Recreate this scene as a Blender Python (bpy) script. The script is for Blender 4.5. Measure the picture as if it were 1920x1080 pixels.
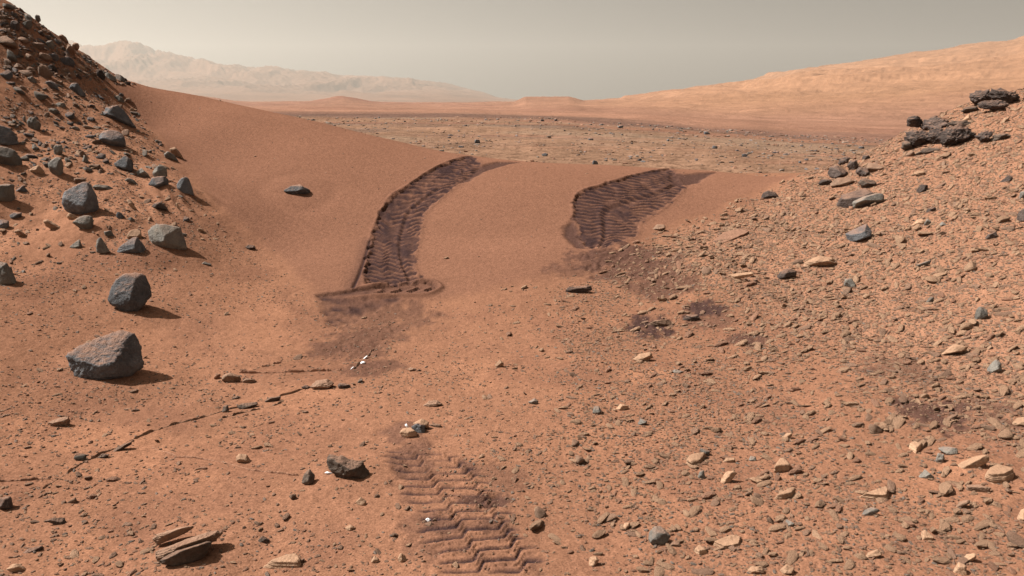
import bpy, math, random
import numpy as np
from mathutils import Vector, Matrix
from mathutils.kdtree import KDTree

random.seed(7)
rng = np.random.default_rng(11)
scene = bpy.context.scene
for o in list(bpy.data.objects):
    bpy.data.objects.remove(o)
C = scene.collection

# ------------------------------------------------------------------ camera
FPX, CX, CY, VH, CAMZ = 1440.0, 960.0, 540.0, 192.0, 1.9
PITCH = math.atan((CY - VH) / FPX)
cam_data = bpy.data.cameras.new('camera')
cam_data.sensor_width = 36.0
cam_data.lens = 36.0 * FPX / 1920.0
cam_data.clip_start = 0.05
cam_data.clip_end = 60000.0
cam = bpy.data.objects.new('camera', cam_data)
C.objects.link(cam)
cam.location = (0, 0, CAMZ)
cam.rotation_euler = (math.pi / 2 - PITCH, 0, 0)
scene.camera = cam

# ------------------------------------------------------------------ sky and sun
SUN_AZ = math.radians(-82.0)      # from +Y (view direction) towards +X; negative = left
SUN_EL = math.radians(51.0)
world = bpy.data.worlds.new('World')
scene.world = world
world.use_nodes = True
wt = world.node_tree
wt.nodes.clear()
sky = wt.nodes.new('ShaderNodeTexSky')
sky.sky_type = 'NISHITA'
sky.sun_disc = False
sky.sun_elevation = SUN_EL
sky.sun_rotation = SUN_AZ
sky.altitude = 0
sky.air_density = 0.6
sky.dust_density = 6.0
sky.ozone_density = 0.0
bw = wt.nodes.new('ShaderNodeRGBToBW')
tint = wt.nodes.new('ShaderNodeMix')
tint.data_type = 'RGBA'
tint.blend_type = 'MULTIPLY'
tint.inputs['Factor'].default_value = 1.0
tint.inputs[7].default_value = (1.0, 0.96, 0.895, 1)      # dust-laden air: cream, not blue
bg = wt.nodes.new('ShaderNodeBackground')
bg.inputs['Strength'].default_value = 0.044
wo = wt.nodes.new('ShaderNodeOutputWorld')
wt.links.new(sky.outputs['Color'], bw.inputs['Color'])
wt.links.new(bw.outputs['Val'], tint.inputs[6])
wt.links.new(tint.outputs[2], bg.inputs['Color'])
wt.links.new(bg.outputs['Background'], wo.inputs['Surface'])

sun_data = bpy.data.lights.new('sun', 'SUN')
sun_data.energy = 5.0
sun_data.angle = math.radians(0.5)
sun_data.color = (1.0, 0.96, 0.90)
sun = bpy.data.objects.new('sun', sun_data)
C.objects.link(sun)
to_sun = Vector((math.sin(SUN_AZ) * math.cos(SUN_EL), math.cos(SUN_AZ) * math.cos(SUN_EL), math.sin(SUN_EL)))
sun.rotation_euler = to_sun.to_track_quat('Z', 'Y').to_euler()
sun.location = (-20, 20, 30)

scene.view_settings.view_transform = 'Standard'
scene.view_settings.look = 'None'
scene.view_settings.gamma = 1.0
scene.view_settings.exposure = 1.05
scene.render.engine = 'CYCLES'
scene.cycles.max_bounces = 5
scene.cycles.diffuse_bounces = 3
scene.cycles.volume_bounces = 0

# ------------------------------------------------------------------ helpers: noise
def _hash(ix, iy, iz, seed):
    ix = np.asarray(ix).astype(np.uint32); iy = np.asarray(iy).astype(np.uint32); iz = np.asarray(iz).astype(np.uint32)
    h = ix * np.uint32(374761393) + iy * np.uint32(668265263) + iz * np.uint32(2246822519) + np.uint32((seed * 1274126177) & 0xFFFFFFFF)
    h = (h ^ (h >> np.uint32(13))) * np.uint32(1274126177)
    h = (h ^ (h >> np.uint32(16))) * np.uint32(2246822519)
    return ((h ^ (h >> np.uint32(15))) & np.uint32(0xFFFFFF)).astype(np.float64) / float(0xFFFFFF)

def vnoise2(x, y, seed=0):
    xf = np.floor(x); yf = np.floor(y)
    ix = xf.astype(np.int64); iy = yf.astype(np.int64)
    fx = x - xf; fy = y - yf
    fx = fx * fx * fx * (fx * (fx * 6 - 15) + 10); fy = fy * fy * fy * (fy * (fy * 6 - 15) + 10)
    a = _hash(ix, iy, 0, seed); b = _hash(ix + 1, iy, 0, seed)
    c = _hash(ix, iy + 1, 0, seed); d = _hash(ix + 1, iy + 1, 0, seed)
    return (a + (b - a) * fx) * (1 - fy) + (c + (d - c) * fx) * fy

def fbm2(x, y, oct=4, seed=0, gain=0.5, lac=2.03):
    x = np.asarray(x, float); y = np.asarray(y, float)
    s = np.zeros(np.broadcast(x, y).shape); a = 1.0; t = 0.0
    c, sn = math.cos(0.6), math.sin(0.6)
    for k in range(oct):
        s += a * vnoise2(x, y, seed + k * 17)
        t += a; a *= gain
        x, y = (x * c - y * sn) * lac + 3.1, (x * sn + y * c) * lac - 1.7
    return s / t            # 0..1

def vnoise3(p, seed=0):
    f = np.floor(p); i = f.astype(np.int64); w = p - f
    w = w * w * (3 - 2 * w)
    r = 0
    for dx in (0, 1):
        for dy in (0, 1):
            for dz in (0, 1):
                h = _hash(i[:, 0] + dx, i[:, 1] + dy, i[:, 2] + dz, seed)
                r = r + h * (w[:, 0] if dx else 1 - w[:, 0]) * (w[:, 1] if dy else 1 - w[:, 1]) * (w[:, 2] if dz else 1 - w[:, 2])
    return r

def fbm3(p, oct=4, seed=0, gain=0.5):
    s = 0; a = 1.0; t = 0
    for k in range(oct):
        s = s + a * vnoise3(p, seed + 13 * k); t += a; a *= gain
        p = p * 2.07 + 5.3
    return s / t

def sstep(a, b, x):
    t = np.clip((np.asarray(x, float) - a) / (b - a), 0, 1)
    return t * t * (3 - 2 * t)

# ------------------------------------------------------------------ helpers: photo pixel -> place
SP, CP = math.sin(PITCH), math.cos(PITCH)
def ray(u, v):
    u = np.asarray(u, float); v = np.asarray(v, float)
    a = (u - CX) / FPX; b = (CY - v) / FPX
    return np.stack([a, CP + b * SP, -SP + b * CP], -1)

CAM = np.array([0, 0, CAMZ])

# ------------------------------------------------------------------ near terrain: control points -> smooth surface
# (u, v, 'z'|'y', value): the ground seen at photo pixel (u, v) stands at height z, or at y metres in front
CTRL_PX = [
 (960,1080,'z',0),(960,900,'z',0),(960,760,'z',0),(960,640,'z',0.02),(700,660,'z',0),(600,800,'z',0),(480,980,'z',0),
 (0,1080,'z',0.0),(0,900,'z',0.05),(0,760,'z',0.12),(0,620,'z',0.3),(200,740,'z',0.04),(235,600,'z',0.19),(400,660,'z',0.04),
 (500,560,'z',0.15),(300,850,'z',0.0),(580,600,'z',0.06),
 (0,450,'y',7.0),(0,300,'y',8.1),(0,200,'y',9.0),(0,90,'y',10.0),(0,0,'y',10.8),
 (90,60,'y',11.4),(150,100,'y',12.0),(205,132,'y',12.4),(260,160,'y',12.6),
 (150,400,'y',7.6),(130,250,'y',9.2),(230,300,'y',9.0),(310,460,'y',7.4),(200,200,'y',10.4),(300,380,'y',8.3),
 (400,186,'y',12.2),(330,172,'y',12.4),(560,221,'y',11.8),(700,256,'y',11.4),(860,291,'y',11.0),(960,304,'y',10.8),(1150,312,'y',10.8),(1340,321,'y',11.0),(1480,331,'y',11.2),
 (720,420,'y',8.9),(640,400,'y',9.1),(900,420,'y',8.75),(900,350,'y',9.7),(900,500,'y',7.7),(800,560,'y',7.05),(1000,540,'y',7.2),(1130,420,'y',8.75),(1100,360,'y',9.6),
 (600,300,'y',10.3),(400,300,'y',10.2),(400,230,'y',11.2),(250,230,'y',10.8),(500,480,'y',7.9),(440,400,'y',8.6),(540,400,'y',9.0),(620,500,'y',7.7),
 (1230,425,'y',8.8),(1400,400,'y',9.2),(1300,500,'y',7.5),(1150,560,'y',7.0),(1300,350,'y',10.1),
 (1900,1060,'z',0.03),(1900,850,'z',0.1),(1900,650,'y',5.1),(1900,500,'y',6.3),(1900,400,'y',7.3),(1900,300,'y',8.4),(1900,215,'y',9.4),
 (1600,900,'z',0.03),(1600,700,'z',0.10),(1600,550,'y',6.6),(1600,450,'y',7.8),(1600,350,'y',9.3),(1600,305,'y',10.2),
 (1400,480,'y',7.7),(1350,600,'z',0.1),(1700,262,'y',10.2),(1820,200,'y',10.1),(1920,168,'y',10.2),
]
CTRL_W = [(-14,5,4.6),(-14,10,6.2),(-14,0,3.0),(-9,2,1.1),(-11,13,5.0),(14,5,3.6),(14,10,4.4),(12,0,1.4),(0,-3,0.0),(-6,-3,0.7),(6,-3,0.3),(8,3,0.8),
          (0,13.5,0.4),(-3,14.5,0.5),(-6,15.5,1.0),(3,13.5,0.4),(6,13.5,0.7),(-9,17,2.0),(9,14.5,1.5),(13,17,2.0),(-14,18,3.0),
          (0,17,0.0),(-4,18,0.0),(4,17,0.0),(8,18,0.0),(-8,21,0.0),(-14,24,0.0),(14,22,0.0),
          (0,24,0.0),(-6,28,0.0),(6,28,-0.05),(14,30,-0.1),(-16,34,0.0),(0,36,0.0),(16,40,-0.3),(-24,20,1.0),(24,20,1.0),(-26,5,5.0),(26,5,4.0)]
pts = []
for u, v, k, val in CTRL_PX:
    d = ray(u, v)
    t = (val - CAMZ) / d[2] if k == 'z' else val / d[1]
    pts.append(CAM + d * t)
pts = np.array(pts + [np.array(p, float) for p in CTRL_W])
MQ = 0.7
def _phi(r2):
    return np.sqrt(r2 + MQ * MQ)
_d2 = ((pts[:, None, :2] - pts[None, :, :2]) ** 2).sum(-1)
_A = _phi(_d2) - 0.006 * np.eye(len(pts))
_n = len(pts)
_M = np.zeros((_n + 3, _n + 3)); _M[:_n, :_n] = _A
_M[:_n, _n] = 1; _M[:_n, _n + 1:] = pts[:, :2]; _M[_n, :_n] = 1; _M[_n + 1:, :_n] = pts[:, :2].T
_W = np.linalg.solve(_M, np.concatenate([pts[:, 2], np.zeros(3)]))
def rbf(x, y):
    x = np.asarray(x, float).ravel(); y = np.asarray(y, float).ravel()
    out = np.empty(len(x))
    for s in range(0, len(x), 20000):
        xs, ys = x[s:s + 20000], y[s:s + 20000]
        r2 = (xs[:, None] - pts[None, :, 0]) ** 2 + (ys[:, None] - pts[None, :, 1]) ** 2
        out[s:s + 20000] = _phi(r2) @ _W[:_n] + _W[_n] + xs * _W[_n + 1] + ys * _W[_n + 2]
    return out

# ------------------------------------------------------------------ far terrain: heights by bearing and distance
FAR_D = np.array([18, 40, 70, 120, 200, 350, 600, 1000, 1500, 2500, 4200, 5600, 7000, 9000, 12000], float)
FAR = {  # photo column : apparent photo row of the ground at each distance
 -500: [344,260,231,215,209,205,201,196,194,190,180,140, 80,110,130],
  150: [344,260,231,215,209,205,201,192,195,193,188,150, 88,120,140],
  290: [344,260,231,215,209,205,201,190,195,193,188,152, 94,122,140],
  340: [344,260,231,215,209,205,200,184,194,193,188,155,101,126,140],
  410: [344,260,231,215,209,204,198,182,194,193,188,158,113,130,145],
  500: [344,260,231,215,209,205,200,193,195,193,189,164,132,140,150],
  600: [344,260,231,216,210,205,199,190,195,193,190,168,142,150,160],
  660: [344,260,231,216,211,205,198,182,195,193,190,170,147,155,165],
  730: [344,260,231,217,211,206,199,193,195,193,190,174,150,160,168],
  830: [345,261,232,218,212,206,200,195,195,193,191,178,159,165,170],
  960: [346,262,234,220,214,207,199,194,194,193,192,188,186,190,190],
  985: [346,262,235,221,215,207,197,184,192,193,192,191,190,192,192],
 1060: [347,263,236,223,216,208,197,184,191,193,192,192,192,193,193],
 1090: [347,264,238,225,217,209,199,192,191,192,192,192,192,193,193],
 1150: [348,265,241,229,219,210,201,194,187,190,192,192,192,193,193],
 1160: [348,265,242,230,220,210,201,194,183,190,192,192,192,193,193],
 1350: [350,270,252,243,231,218,205,186,170,157,175,185,190,193,193],
 1500: [353,278,260,253,240,222,203,178,154,136,158,175,190,193,193],
 1640: [356,284,266,259,245,224,198,170,140,116,140,160,180,190,190],
 1665: [356,285,267,260,246,224,197,169,138,111,138,160,180,190,190],
 1800: [358,288,270,262,248,222,192,160,122, 90,120,140,165,180,180],
 1920: [358,290,272,263,248,220,186,150,104, 62, 96,120,150,170,170],
 2500: [358,292,274,264,246,214,170,120, 60, 10, 50, 90,120,140,140]}
_fu = np.array(sorted(FAR)); _fv = np.array([FAR[k] for k in _fu], float)
def far_z(x, y):
    shp = np.shape(x)
    x = np.ravel(x).astype(float); y = np.maximum(np.ravel(y).astype(float), 5.0)
    u = np.clip(CX + FPX * 1.0 * x / y * CP, _fu[0], _fu[-1])
    ld = np.clip(np.log(y), math.log(FAR_D[0]), math.log(FAR_D[-1]))
    iu = np.clip(np.searchsorted(_fu, u) - 1, 0, len(_fu) - 2)
    fu = (u - _fu[iu]) / (_fu[iu + 1] - _fu[iu]); fu = fu * fu * (3 - 2 * fu) * 0.6 + fu * 0.4
    L = np.log(FAR_D)
    il = np.clip(np.searchsorted(L, ld) - 1, 0, len(L) - 2)
    fl = (ld - L[il]) / (L[il + 1] - L[il]); fl = fl * fl * (3 - 2 * fl) * 0.5 + fl * 0.5
    v = (_fv[iu, il] * (1 - fu) + _fv[iu + 1, il] * fu) * (1 - fl) + (_fv[iu, il + 1] * (1 - fu) + _fv[iu + 1, il + 1] * fu) * fl
    z = CAMZ + (VH - v) / FPX * y
    # relief of its own at every range
    a1 = sstep(25, 120, y) * (1 - sstep(300, 700, y))
    z += a1 * 0.9 * (fbm2(x / 22, y / 22, 4, 91) - 0.5) * sstep(20, 100, y)
    a2 = sstep(180, 700, y) * (1 - sstep(1300, 2600, y))
    right = sstep(0.06, 0.3, x / y)
    h = fbm2(x / 260, y / 420, 5, 31)
    z += a2 * (h - 0.5) * 16 * (0.55 + 0.6 * right)
    a3 = sstep(500, 1500, y) * (1 - sstep(3200, 4200, y)) * right
    st = fbm2(x / 500, y / 700, 5, 57)
    z += a3 * (np.abs(st - 0.5) * -60 + 13 + 14 * (fbm2(x / 120, y / 200, 4, 77) - 0.5))
    z += sstep(250, 500, y) * (1 - sstep(3200, 4200, y)) * (0.6 + 0.3 * right) * 0.004 * np.minimum(y, 1400) * (fbm2(x / (0.014 * y + 6), y / 26, 5, 79, 0.6) - 0.5)
    terr = 22.0
    zz = z + a3 * 30 * (fbm2(x / 900, y / 900, 2, 5) - 0.5)
    z += a3 * 0.55 * (np.abs(((zz / terr) % 1.0) - 0.5) - 0.25) * terr * sstep(0.35, 0.65, fbm2(x / 400, y / 300, 3, 15))
    a4 = sstep(4200, 5600, y) * (1 - sstep(9000, 11000, y)) * (1 - sstep(-0.05, 0.05, x / y))
    wx = x + 500 * (fbm2(x / 900, y / 900, 3, 41) - 0.5); wy = y + 500 * (fbm2(x / 900, y / 900, 3, 43) - 0.5)
    rdg = 1 - np.abs(2 * fbm2(wx / 620, wy / 1000, 6, 23, 0.54) - 1)
    z += a4 * (rdg - 0.8) * 240 * np.clip((VH - v) / 60, 0.05, 1.0)
    return z.reshape(shp)

def base_z(x, y):
    x = np.asarray(x, float); y = np.asarray(y, float)
    shp = np.broadcast(x, y).shape
    x = np.broadcast_to(x, shp).ravel(); y = np.broadcast_to(y, shp).ravel()
    z = np.empty(len(x))
    wn = 1 - sstep(22, 38, y)
    m = wn > 0
    k = wn < 1
    zf = np.zeros(len(x))
    if k.any(): zf[k] = far_z(x[k], y[k])
    z[:] = zf
    if m.any(): z[m] = zf[m] * (1 - wn[m]) + rbf(x[m], y[m]) * wn[m]
    return z.reshape(shp)

def hits(P, far=False):
    """photo pixels -> first point of the ground along each view ray"""
    P = np.atleast_2d(np.asarray(P, float))
    D = ray(P[:, 0], P[:, 1])
    ys = np.geomspace(15, 400, 260) if far else np.linspace(1.2, 13.2, 130)
    T = ys[None, :] / D[:, 1:2]
    X = D[:, 0:1] * T; Y = D[:, 1:2] * T; Z = CAMZ + D[:, 2:3] * T
    below = (Z - base_z(X, Y)) < 0
    idx = np.argmax(below, 1); idx[~below.any(1)] = len(ys) - 1
    idx = np.maximum(idx, 1)
    r_ = np.arange(len(P)); lo = T[r_, idx - 1]; hi = T[r_, idx]
    for _ in range(18):
        mid = (lo + hi) / 2
        z = CAMZ + D[:, 2] * mid - base_z(D[:, 0] * mid, D[:, 1] * mid)
        lo = np.where(z > 0, mid, lo); hi = np.where(z > 0, hi, mid)
    return CAM + D * hi[:, None]

def in_poly(x, y, poly):
    poly = np.asarray(poly); inside = np.zeros(np.shape(x), bool)
    j = len(poly) - 1
    for i in range(len(poly)):
        xi, yi = poly[i]; xj, yj = poly[j]
        c = ((yi > y) != (yj > y)) & (x < (xj - xi) * (y - yi) / (yj - yi + 1e-12) + xi)
        inside ^= c; j = i
    return inside

def poly_sdf(x, y, poly):
    """signed distance, positive inside"""
    d = np.full(np.shape(x), 1e9)
    for i in range(len(poly)):
        ax, ay = poly[i]; bx_, by_ = poly[(i + 1) % len(poly)]
        ex, ey = bx_ - ax, by_ - ay
        t = np.clip(((x - ax) * ex + (y - ay) * ey) / (ex * ex + ey * ey + 1e-12), 0, 1)
        d = np.minimum(d, (x - ax - ex * t) ** 2 + (y - ay - ey * t) ** 2)
    d = np.sqrt(d)
    return np.where(in_poly(x, y, poly), d, -d)

def seg_dist(x, y, line):
    d = np.full(np.shape(x), 1e9)
    for i in range(len(line) - 1):
        ax, ay = line[i]; ex, ey = line[i + 1][0] - ax, line[i + 1][1] - ay
        t = np.clip(((x - ax) * ex + (y - ay) * ey) / (ex * ex + ey * ey + 1e-12), 0, 1)
        d = np.minimum(d, (x - ax - ex * t) ** 2 + (y - ay - ey * t) ** 2)
    return np.sqrt(d)

def Z(region, scale, P):
    return [(region[0] + p[0] / scale, region[1] + p[1] / scale) for p in P]

# ------------------------------------------------------------------ terrain grid
a_in = np.linspace(-0.735, 0.735, 900)
a_out = 0.735 + np.cumsum(np.geomspace(0.004, 0.45, 32))
a_col = np.concatenate([-a_out[::-1], a_in, a_out])
OFF = 0.35
d_rows = np.concatenate([
    np.linspace(-0.3, 1.9, 12)[:-1],
    1 / np.linspace(1 / 1.9, 1 / 7.0, 330)[:-1],
    np.linspace(7.0, 11.6, 275)[:-1],
    np.geomspace(11.6, 24, 46)[:-1],
    1 / np.linspace(1 / 24, 1 / 130.0, 70)[:-1],
    np.geomspace(130, 4000, 150)[:-1], np.geomspace(4000, 8500, 90)[:-1], np.geomspace(8500, 11500, 8)])
NR, NC = len(d_rows), len(a_col)
Yg = np.repeat(d_rows[:, None], NC, 1)
Xg = a_col[None, :] * (Yg + OFF)
Zg = base_z(Xg, Yg)
NEAR = int(np.searchsorted(d_rows, 24.0))
xn, yn = Xg[:NEAR], Yg[:NEAR]

# --- masks on the ground, set out in metres on the ground
crest_back = [(6.2, 13.0), (0.0, 13.6), (-6.8, 15.5)]
dune_px = [(225,172),(250,200),(290,245),(340,305),(380,350),(430,400),(520,470),(590,545),(640,572),(760,572),(830,560),(1000,527),(1075,510),(1160,470),(1230,424),(1340,398),(1400,362),(1470,338)]
dune_poly = [tuple(p[:2]) for p in hits(dune_px)] + crest_back
wob = 0.22 * (fbm2(xn * 2.5, yn * 2.5, 4, 3) - 0.5)
sd_dune = poly_sdf(xn, yn, dune_poly) + wob
m_dune = sstep(-0.10, 0.10, sd_dune)
left_px = [(1,520),(60,500),(180,480),(300,482),(350,440),(410,410),(380,350),(340,305),(290,245),(250,200),(225,172)]
left_poly = [tuple(p[:2]) for p in hits(left_px)] + [(-6.8, 15.5), (-20, 20), (-30, 6)]
sd_left = poly_sdf(xn, yn, left_poly) + wob
right_px = [(1470,338),(1400,362),(1340,398),(1230,424),(1170,470),(1300,540),(1500,640),(1700,760),(1918,860)]
right_poly = [tuple(p[:2]) for p in hits(right_px)] + [(30, 4), (30, 20), (6.2, 13.0)]
sd_right = poly_sdf(xn, yn, right_poly) + wob

# --- lumps
lump = (fbm2(xn * 1.3, yn * 1.3, 4, 8) - 0.5)
fine = (fbm2(xn * 14, yn * 14, 3, 18) - 0.5)
nodune = 1 - m_dune
dz = lump * 0.05 * nodune + fine * 0.009 * nodune * sstep(-0.2, 0.3, -sd_dune)
m_left = sstep(0.0, 0.5, sd_left)
m_right = sstep(0.0, 0.5, sd_right)
dz += m_left * (0.16 * (fbm2(xn * 1.1 + 4, yn * 1.1, 4, 28) - 0.5) + 0.03 * (fbm2(xn * 6, yn * 6, 3, 38) - 0.5))
dz += m_right * (0.10 * (fbm2(xn * 1.6 + 9, yn * 1.6, 4, 48) - 0.5) + 0.022 * (fbm2(xn * 9, yn * 9, 3, 58) - 0.5))
dz += m_dune * 0.02 * (fbm2(xn * 0.9, yn * 1.4, 3, 68) - 0.5)
# low wind ripples in the sand by the big boulder and at the dune's left foot
rip = np.exp(-(((xn + 1.65) / 0.9) ** 2 + ((yn - 5.5) / 0.45) ** 2))
dz += rip * 0.006 * np.sin((yn + 0.10 * np.sin(xn * 2.2)) * 48)
rip2 = np.exp(-(((xn + 3.7) / 0.6) ** 2 + ((yn - 8.35) / 0.5) ** 2))
dz += rip2 * 0.008 * np.sin((xn * 0.8 + yn + 0.1 * np.sin(xn * 5)) * 34)
dz *= sstep(1.0, 2.0, yn + 1.5)

# sand banked round the larger stones
_feet = [(205,722,.42),(240,590,.32),(160,425,.38),(312,474,.36),(250,484,.30),(211,280,.34),(217,228,.34),(655,897,.22),(345,1058,.26),(30,470,.3),(100,325,.28),(300,368,.3),(350,376,.26),(20,540,.3),(555,368,.35),(780,820,.16),(1238,1022,.16),(1610,455,.22),(1830,880,.18)]
for (fx, fy, _), (_, _, R_) in zip(hits([(q[0], q[1]) for q in _feet]), _feet):
    q_ = ((xn - fx) ** 2 + (yn - fy - R_ * 0.35) ** 2) / (R_ * R_)
    dz += 0.10 * R_ * np.exp(-q_) - 0.03 * R_ * np.exp(-((np.sqrt(q_) - 1.25) / 0.3) ** 2)

# --- wheel tracks
def ribbon(Lp, Rp, ns=300, nt=50):
    L = hits(Lp)[:, :2]; R = hits(Rp)[:, :2]
    for E in (L, R):                        # a mark at the crest stays on the crest
        far_ = E[:, 1] > 11.0
        E[far_] *= (11.0 / E[far_, 1])[:, None]
    def resample(P):
        k = np.arange(len(P)); q = np.linspace(0, len(P) - 1, ns)
        # catmull-rom through the edge points
        i = np.clip(np.floor(q).astype(int), 0, len(P) - 2); f = (q - i)[:, None]
        p0 = P[np.maximum(i - 1, 0)]; p1 = P[i]; p2 = P[i + 1]; p3 = P[np.minimum(i + 2, len(P) - 1)]
        return 0.5 * (2 * p1 + (p2 - p0) * f + (2 * p0 - 5 * p1 + 4 * p2 - p3) * f ** 2 + (3 * p1 - p0 - 3 * p2 + p3) * f ** 3)
    L = resample(L); R = resample(R)
    mid = (L + R) / 2
    s = np.concatenate([[0], np.cumsum(np.linalg.norm(np.diff(mid, axis=0), axis=1))])
    t = np.linspace(0, 1, nt)
    G = L[:, None, :] * (1 - t)[None, :, None] + R[:, None, :] * t[None, :, None]
    W = np.linalg.norm(R - L, axis=1)
    poly = np.concatenate([L, R[::-1]])
    kd = KDTree(ns * nt)
    flat = G.reshape(-1, 2)
    for i, p in enumerate(flat):
        kd.insert((p[0], p[1], 0), i)
    kd.balance()
    x0, y0 = flat.min(0) - 0.25; x1, y1 = flat.max(0) + 0.25
    sel = np.argwhere((xn > x0) & (xn < x1) & (yn > y0) & (yn < y1))
    (ra, ca), (rb, cb) = sel.min(0), sel.max(0) + 1
    win = (slice(ra, rb), slice(ca, cb))
    xw, yw = xn[win], yn[win]
    S = np.full(xw.shape, -1.0); T = np.full(xw.shape, -1.0)
    SD = poly_sdf(xw, yw, poly[::12])
    for r_, c_ in np.argwhere(SD > -0.25):
        p, i, dist = kd.find((xw[r_, c_], yw[r_, c_], 0))
        S[r_, c_] = s[i // nt]; T[r_, c_] = t[i % nt]
    return S, T, SD, s[-1], win

RA = ((560, 260), 2.8417)
RB = ((1000, 280), 2.7)
RC = ((560, 600), 2.25)
Lt = ribbon(Z(*RA, [(920,88),(800,125),(690,180),(580,255),(492,305),(435,405),(396,500),(372,600),(358,720),(352,795)]),
            Z(*RA, [(1012,150),(905,205),(790,290),(690,375),(655,440),(640,520),(615,600),(612,690),(640,740),(640,778)]))
Rt = ribbon(Z(*RB, [(690,98),(560,120),(440,150),(330,185),(225,225),(208,330),(235,430),(265,500)]),
            Z(*RB, [(775,182),(705,255),(640,305),(545,365),(528,405),(518,438),(440,470),(350,499)]))
F1 = ribbon(Z(*RC, [(368,535),(385,620),(445,740),(505,870),(570,1000),(612,1078)]),
            Z(*RC, [(640,560),(790,640),(860,750),(940,870),(1005,960),(1045,1078)]))
Tn = ribbon(Z(*RA, [(95,835),(200,822),(300,806),(420,792),(540,780),(640,768),(700,768),(738,790)]),
            Z(*RA, [(110,848),(200,846),(300,838),(420,832),(540,834),(640,832),(700,824),(742,800)]), nt=40)
Tp = ribbon(Z(*RA, [(96,842),(120,900),(150,960),(165,1000)]), Z(*RA, [(560,840),(500,880),(380,930),(330,985)]))

dark = np.zeros(xn.shape); pale = np.zeros(xn.shape); part = np.zeros(xn.shape, int)

def climb_track(tr, depth, pitch, seed, zig, pid, slump):
    S, T, SD, Ls, win = tr
    x_, y_, dz_, dark_, part_ = xn[win], yn[win], dz[win], dark[win], part[win]
    jag = 0.05 * (fbm2(x_ * 7, y_ * 7, 2, seed + 44) - 0.5) + 0.035 * (fbm2(x_ * 22, y_ * 22, 3, seed) - 0.5) * (0.8 + 1.2 * np.clip(T, 0, 1))
    sd = SD + jag * 2
    inside = sstep(-0.012, 0.012, sd)
    near_ = SD > -0.22
    n1 = fbm2(S * 3.0, T * 3.0, 3, seed + 5); n2 = fbm2(S * 9.0, T * 5.0, 4, seed + 9)
    ends = sstep(0, 0.25, S) * 1.0
    prof = inside * (1 - 0.75 * sstep(0.45, 1.0, T)) * (0.35 + 0.65 * ends) * (0.35 + 1.3 * fbm2(S * 3.5, S * 0 + 1, 3, seed + 61))
    ph = y_ / pitch + zig(T) + 1.5 * (fbm2(S * 2.0, T * 4.0, 3, seed + 2) - 0.5)
    saw = ph - np.floor(ph)
    tread = np.where(saw < 0.72, saw / 0.72, (1 - saw) / 0.28)
    strength = 0.35 + 0.9 * sstep(0.3, 0.65, n1)
    dz_ += -depth * prof + inside * 0.015 * (tread - 0.5) * strength * (0.4 + 0.6 * ends) + inside * 0.02 * (n2 - 0.5)
    if slump is not None:
        s0, t0, w = slump
        ridge = np.exp(-((T - t0 - 0.12 * np.sin(S * 2 + 1)) / w) ** 2) * sstep(s0, s0 + 0.3, S)
        dz_ += inside * 0.010 * ridge - inside * 0.012 * np.exp(-((T - t0 - 0.12 * np.sin(S * 2 + 1) - 0.09) / w) ** 2) * sstep(s0, s0 + 0.3, S)
    # berm pushed up outside, thrown dark soil
    out_l = near_ & (SD < 0) & (T < 0.3)
    out_r = near_ & (SD < 0) & (T > 0.6)
    dz_ += np.where(out_l, 0.010 * np.exp(-((SD + 0.02) / 0.02) ** 2), 0) + np.where(out_r, 0.006 * np.exp(-((SD + 0.02) / 0.025) ** 2), 0)
    halo = np.where(near_, np.exp(SD.clip(-1, 0) / 0.035), 0) * (0.1 + 1.0 * (fbm2(x_ * 30, y_ * 30, 3, seed + 30) - 0.3))
    tone = 0.93 + 0.7 * (n2 - 0.5) - 0.55 * sstep(0.4, 0.9, tread) * sstep(0.3, 0.5, n1) * (0.65 + 0.35 * T.clip(0, 1))
    dark_[:] = np.maximum(dark_, np.maximum(inside * tone, np.clip(halo, 0, 0.6) * (1 - inside)))
    part_[(sd > 0) & (part_ == 0)] = pid

zig_l = lambda T: 0.5 * np.abs(((T * 2.6 + 0.2) % 1.0) - 0.5) * 2 + 0.2 * T
zig_r = lambda T: 0.5 * np.abs(((T * 2.6 + 0.3) % 1.0) - 0.5) * 2 - 0.2 * T
climb_track(Lt, 0.023, 0.098, 100, zig_l, 1, (0.9, 0.62, 0.05))
climb_track(Rt, 0.020, 0.09, 140, zig_r, 2, (0.1, 0.52, 0.05))

# crack along the left edge of the left track, and smears at the top ends
crk = [tuple(p[:2]) for p in hits(Z(*RA, [(378,545),(362,600),(345,660),(320,730),(290,797)]))]
dc = seg_dist(xn, yn, crk)
dz -= 0.02 * np.exp(-(dc / 0.014) ** 2); dark = np.maximum(dark, np.exp(-(dc / 0.02) ** 2)); dark = np.maximum(dark, 0.45 * np.exp(-(dc / 0.09) ** 2))
for reg, poly in ((RA, [(960,150),(1060,125),(1180,126),(1080,146),(1000,168),(900,225),(860,240)]), (RB, [(690,110),(760,125),(925,116),(830,165),(770,178),(700,180)]),
                  (RB, [(150,395),(205,360),(230,430),(262,500),(215,495),(170,450)])):
    sp = poly_sdf(xn, yn, [tuple(p[:2]) for p in hits(Z(*reg, poly))]) + 0.05 * (fbm2(xn * 12, yn * 12, 3, 6) - 0.5)
    m = sstep(-0.05, 0.03, sp)
    dark = np.maximum(dark, m * 0.75); dz -= m * 0.02
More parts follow.
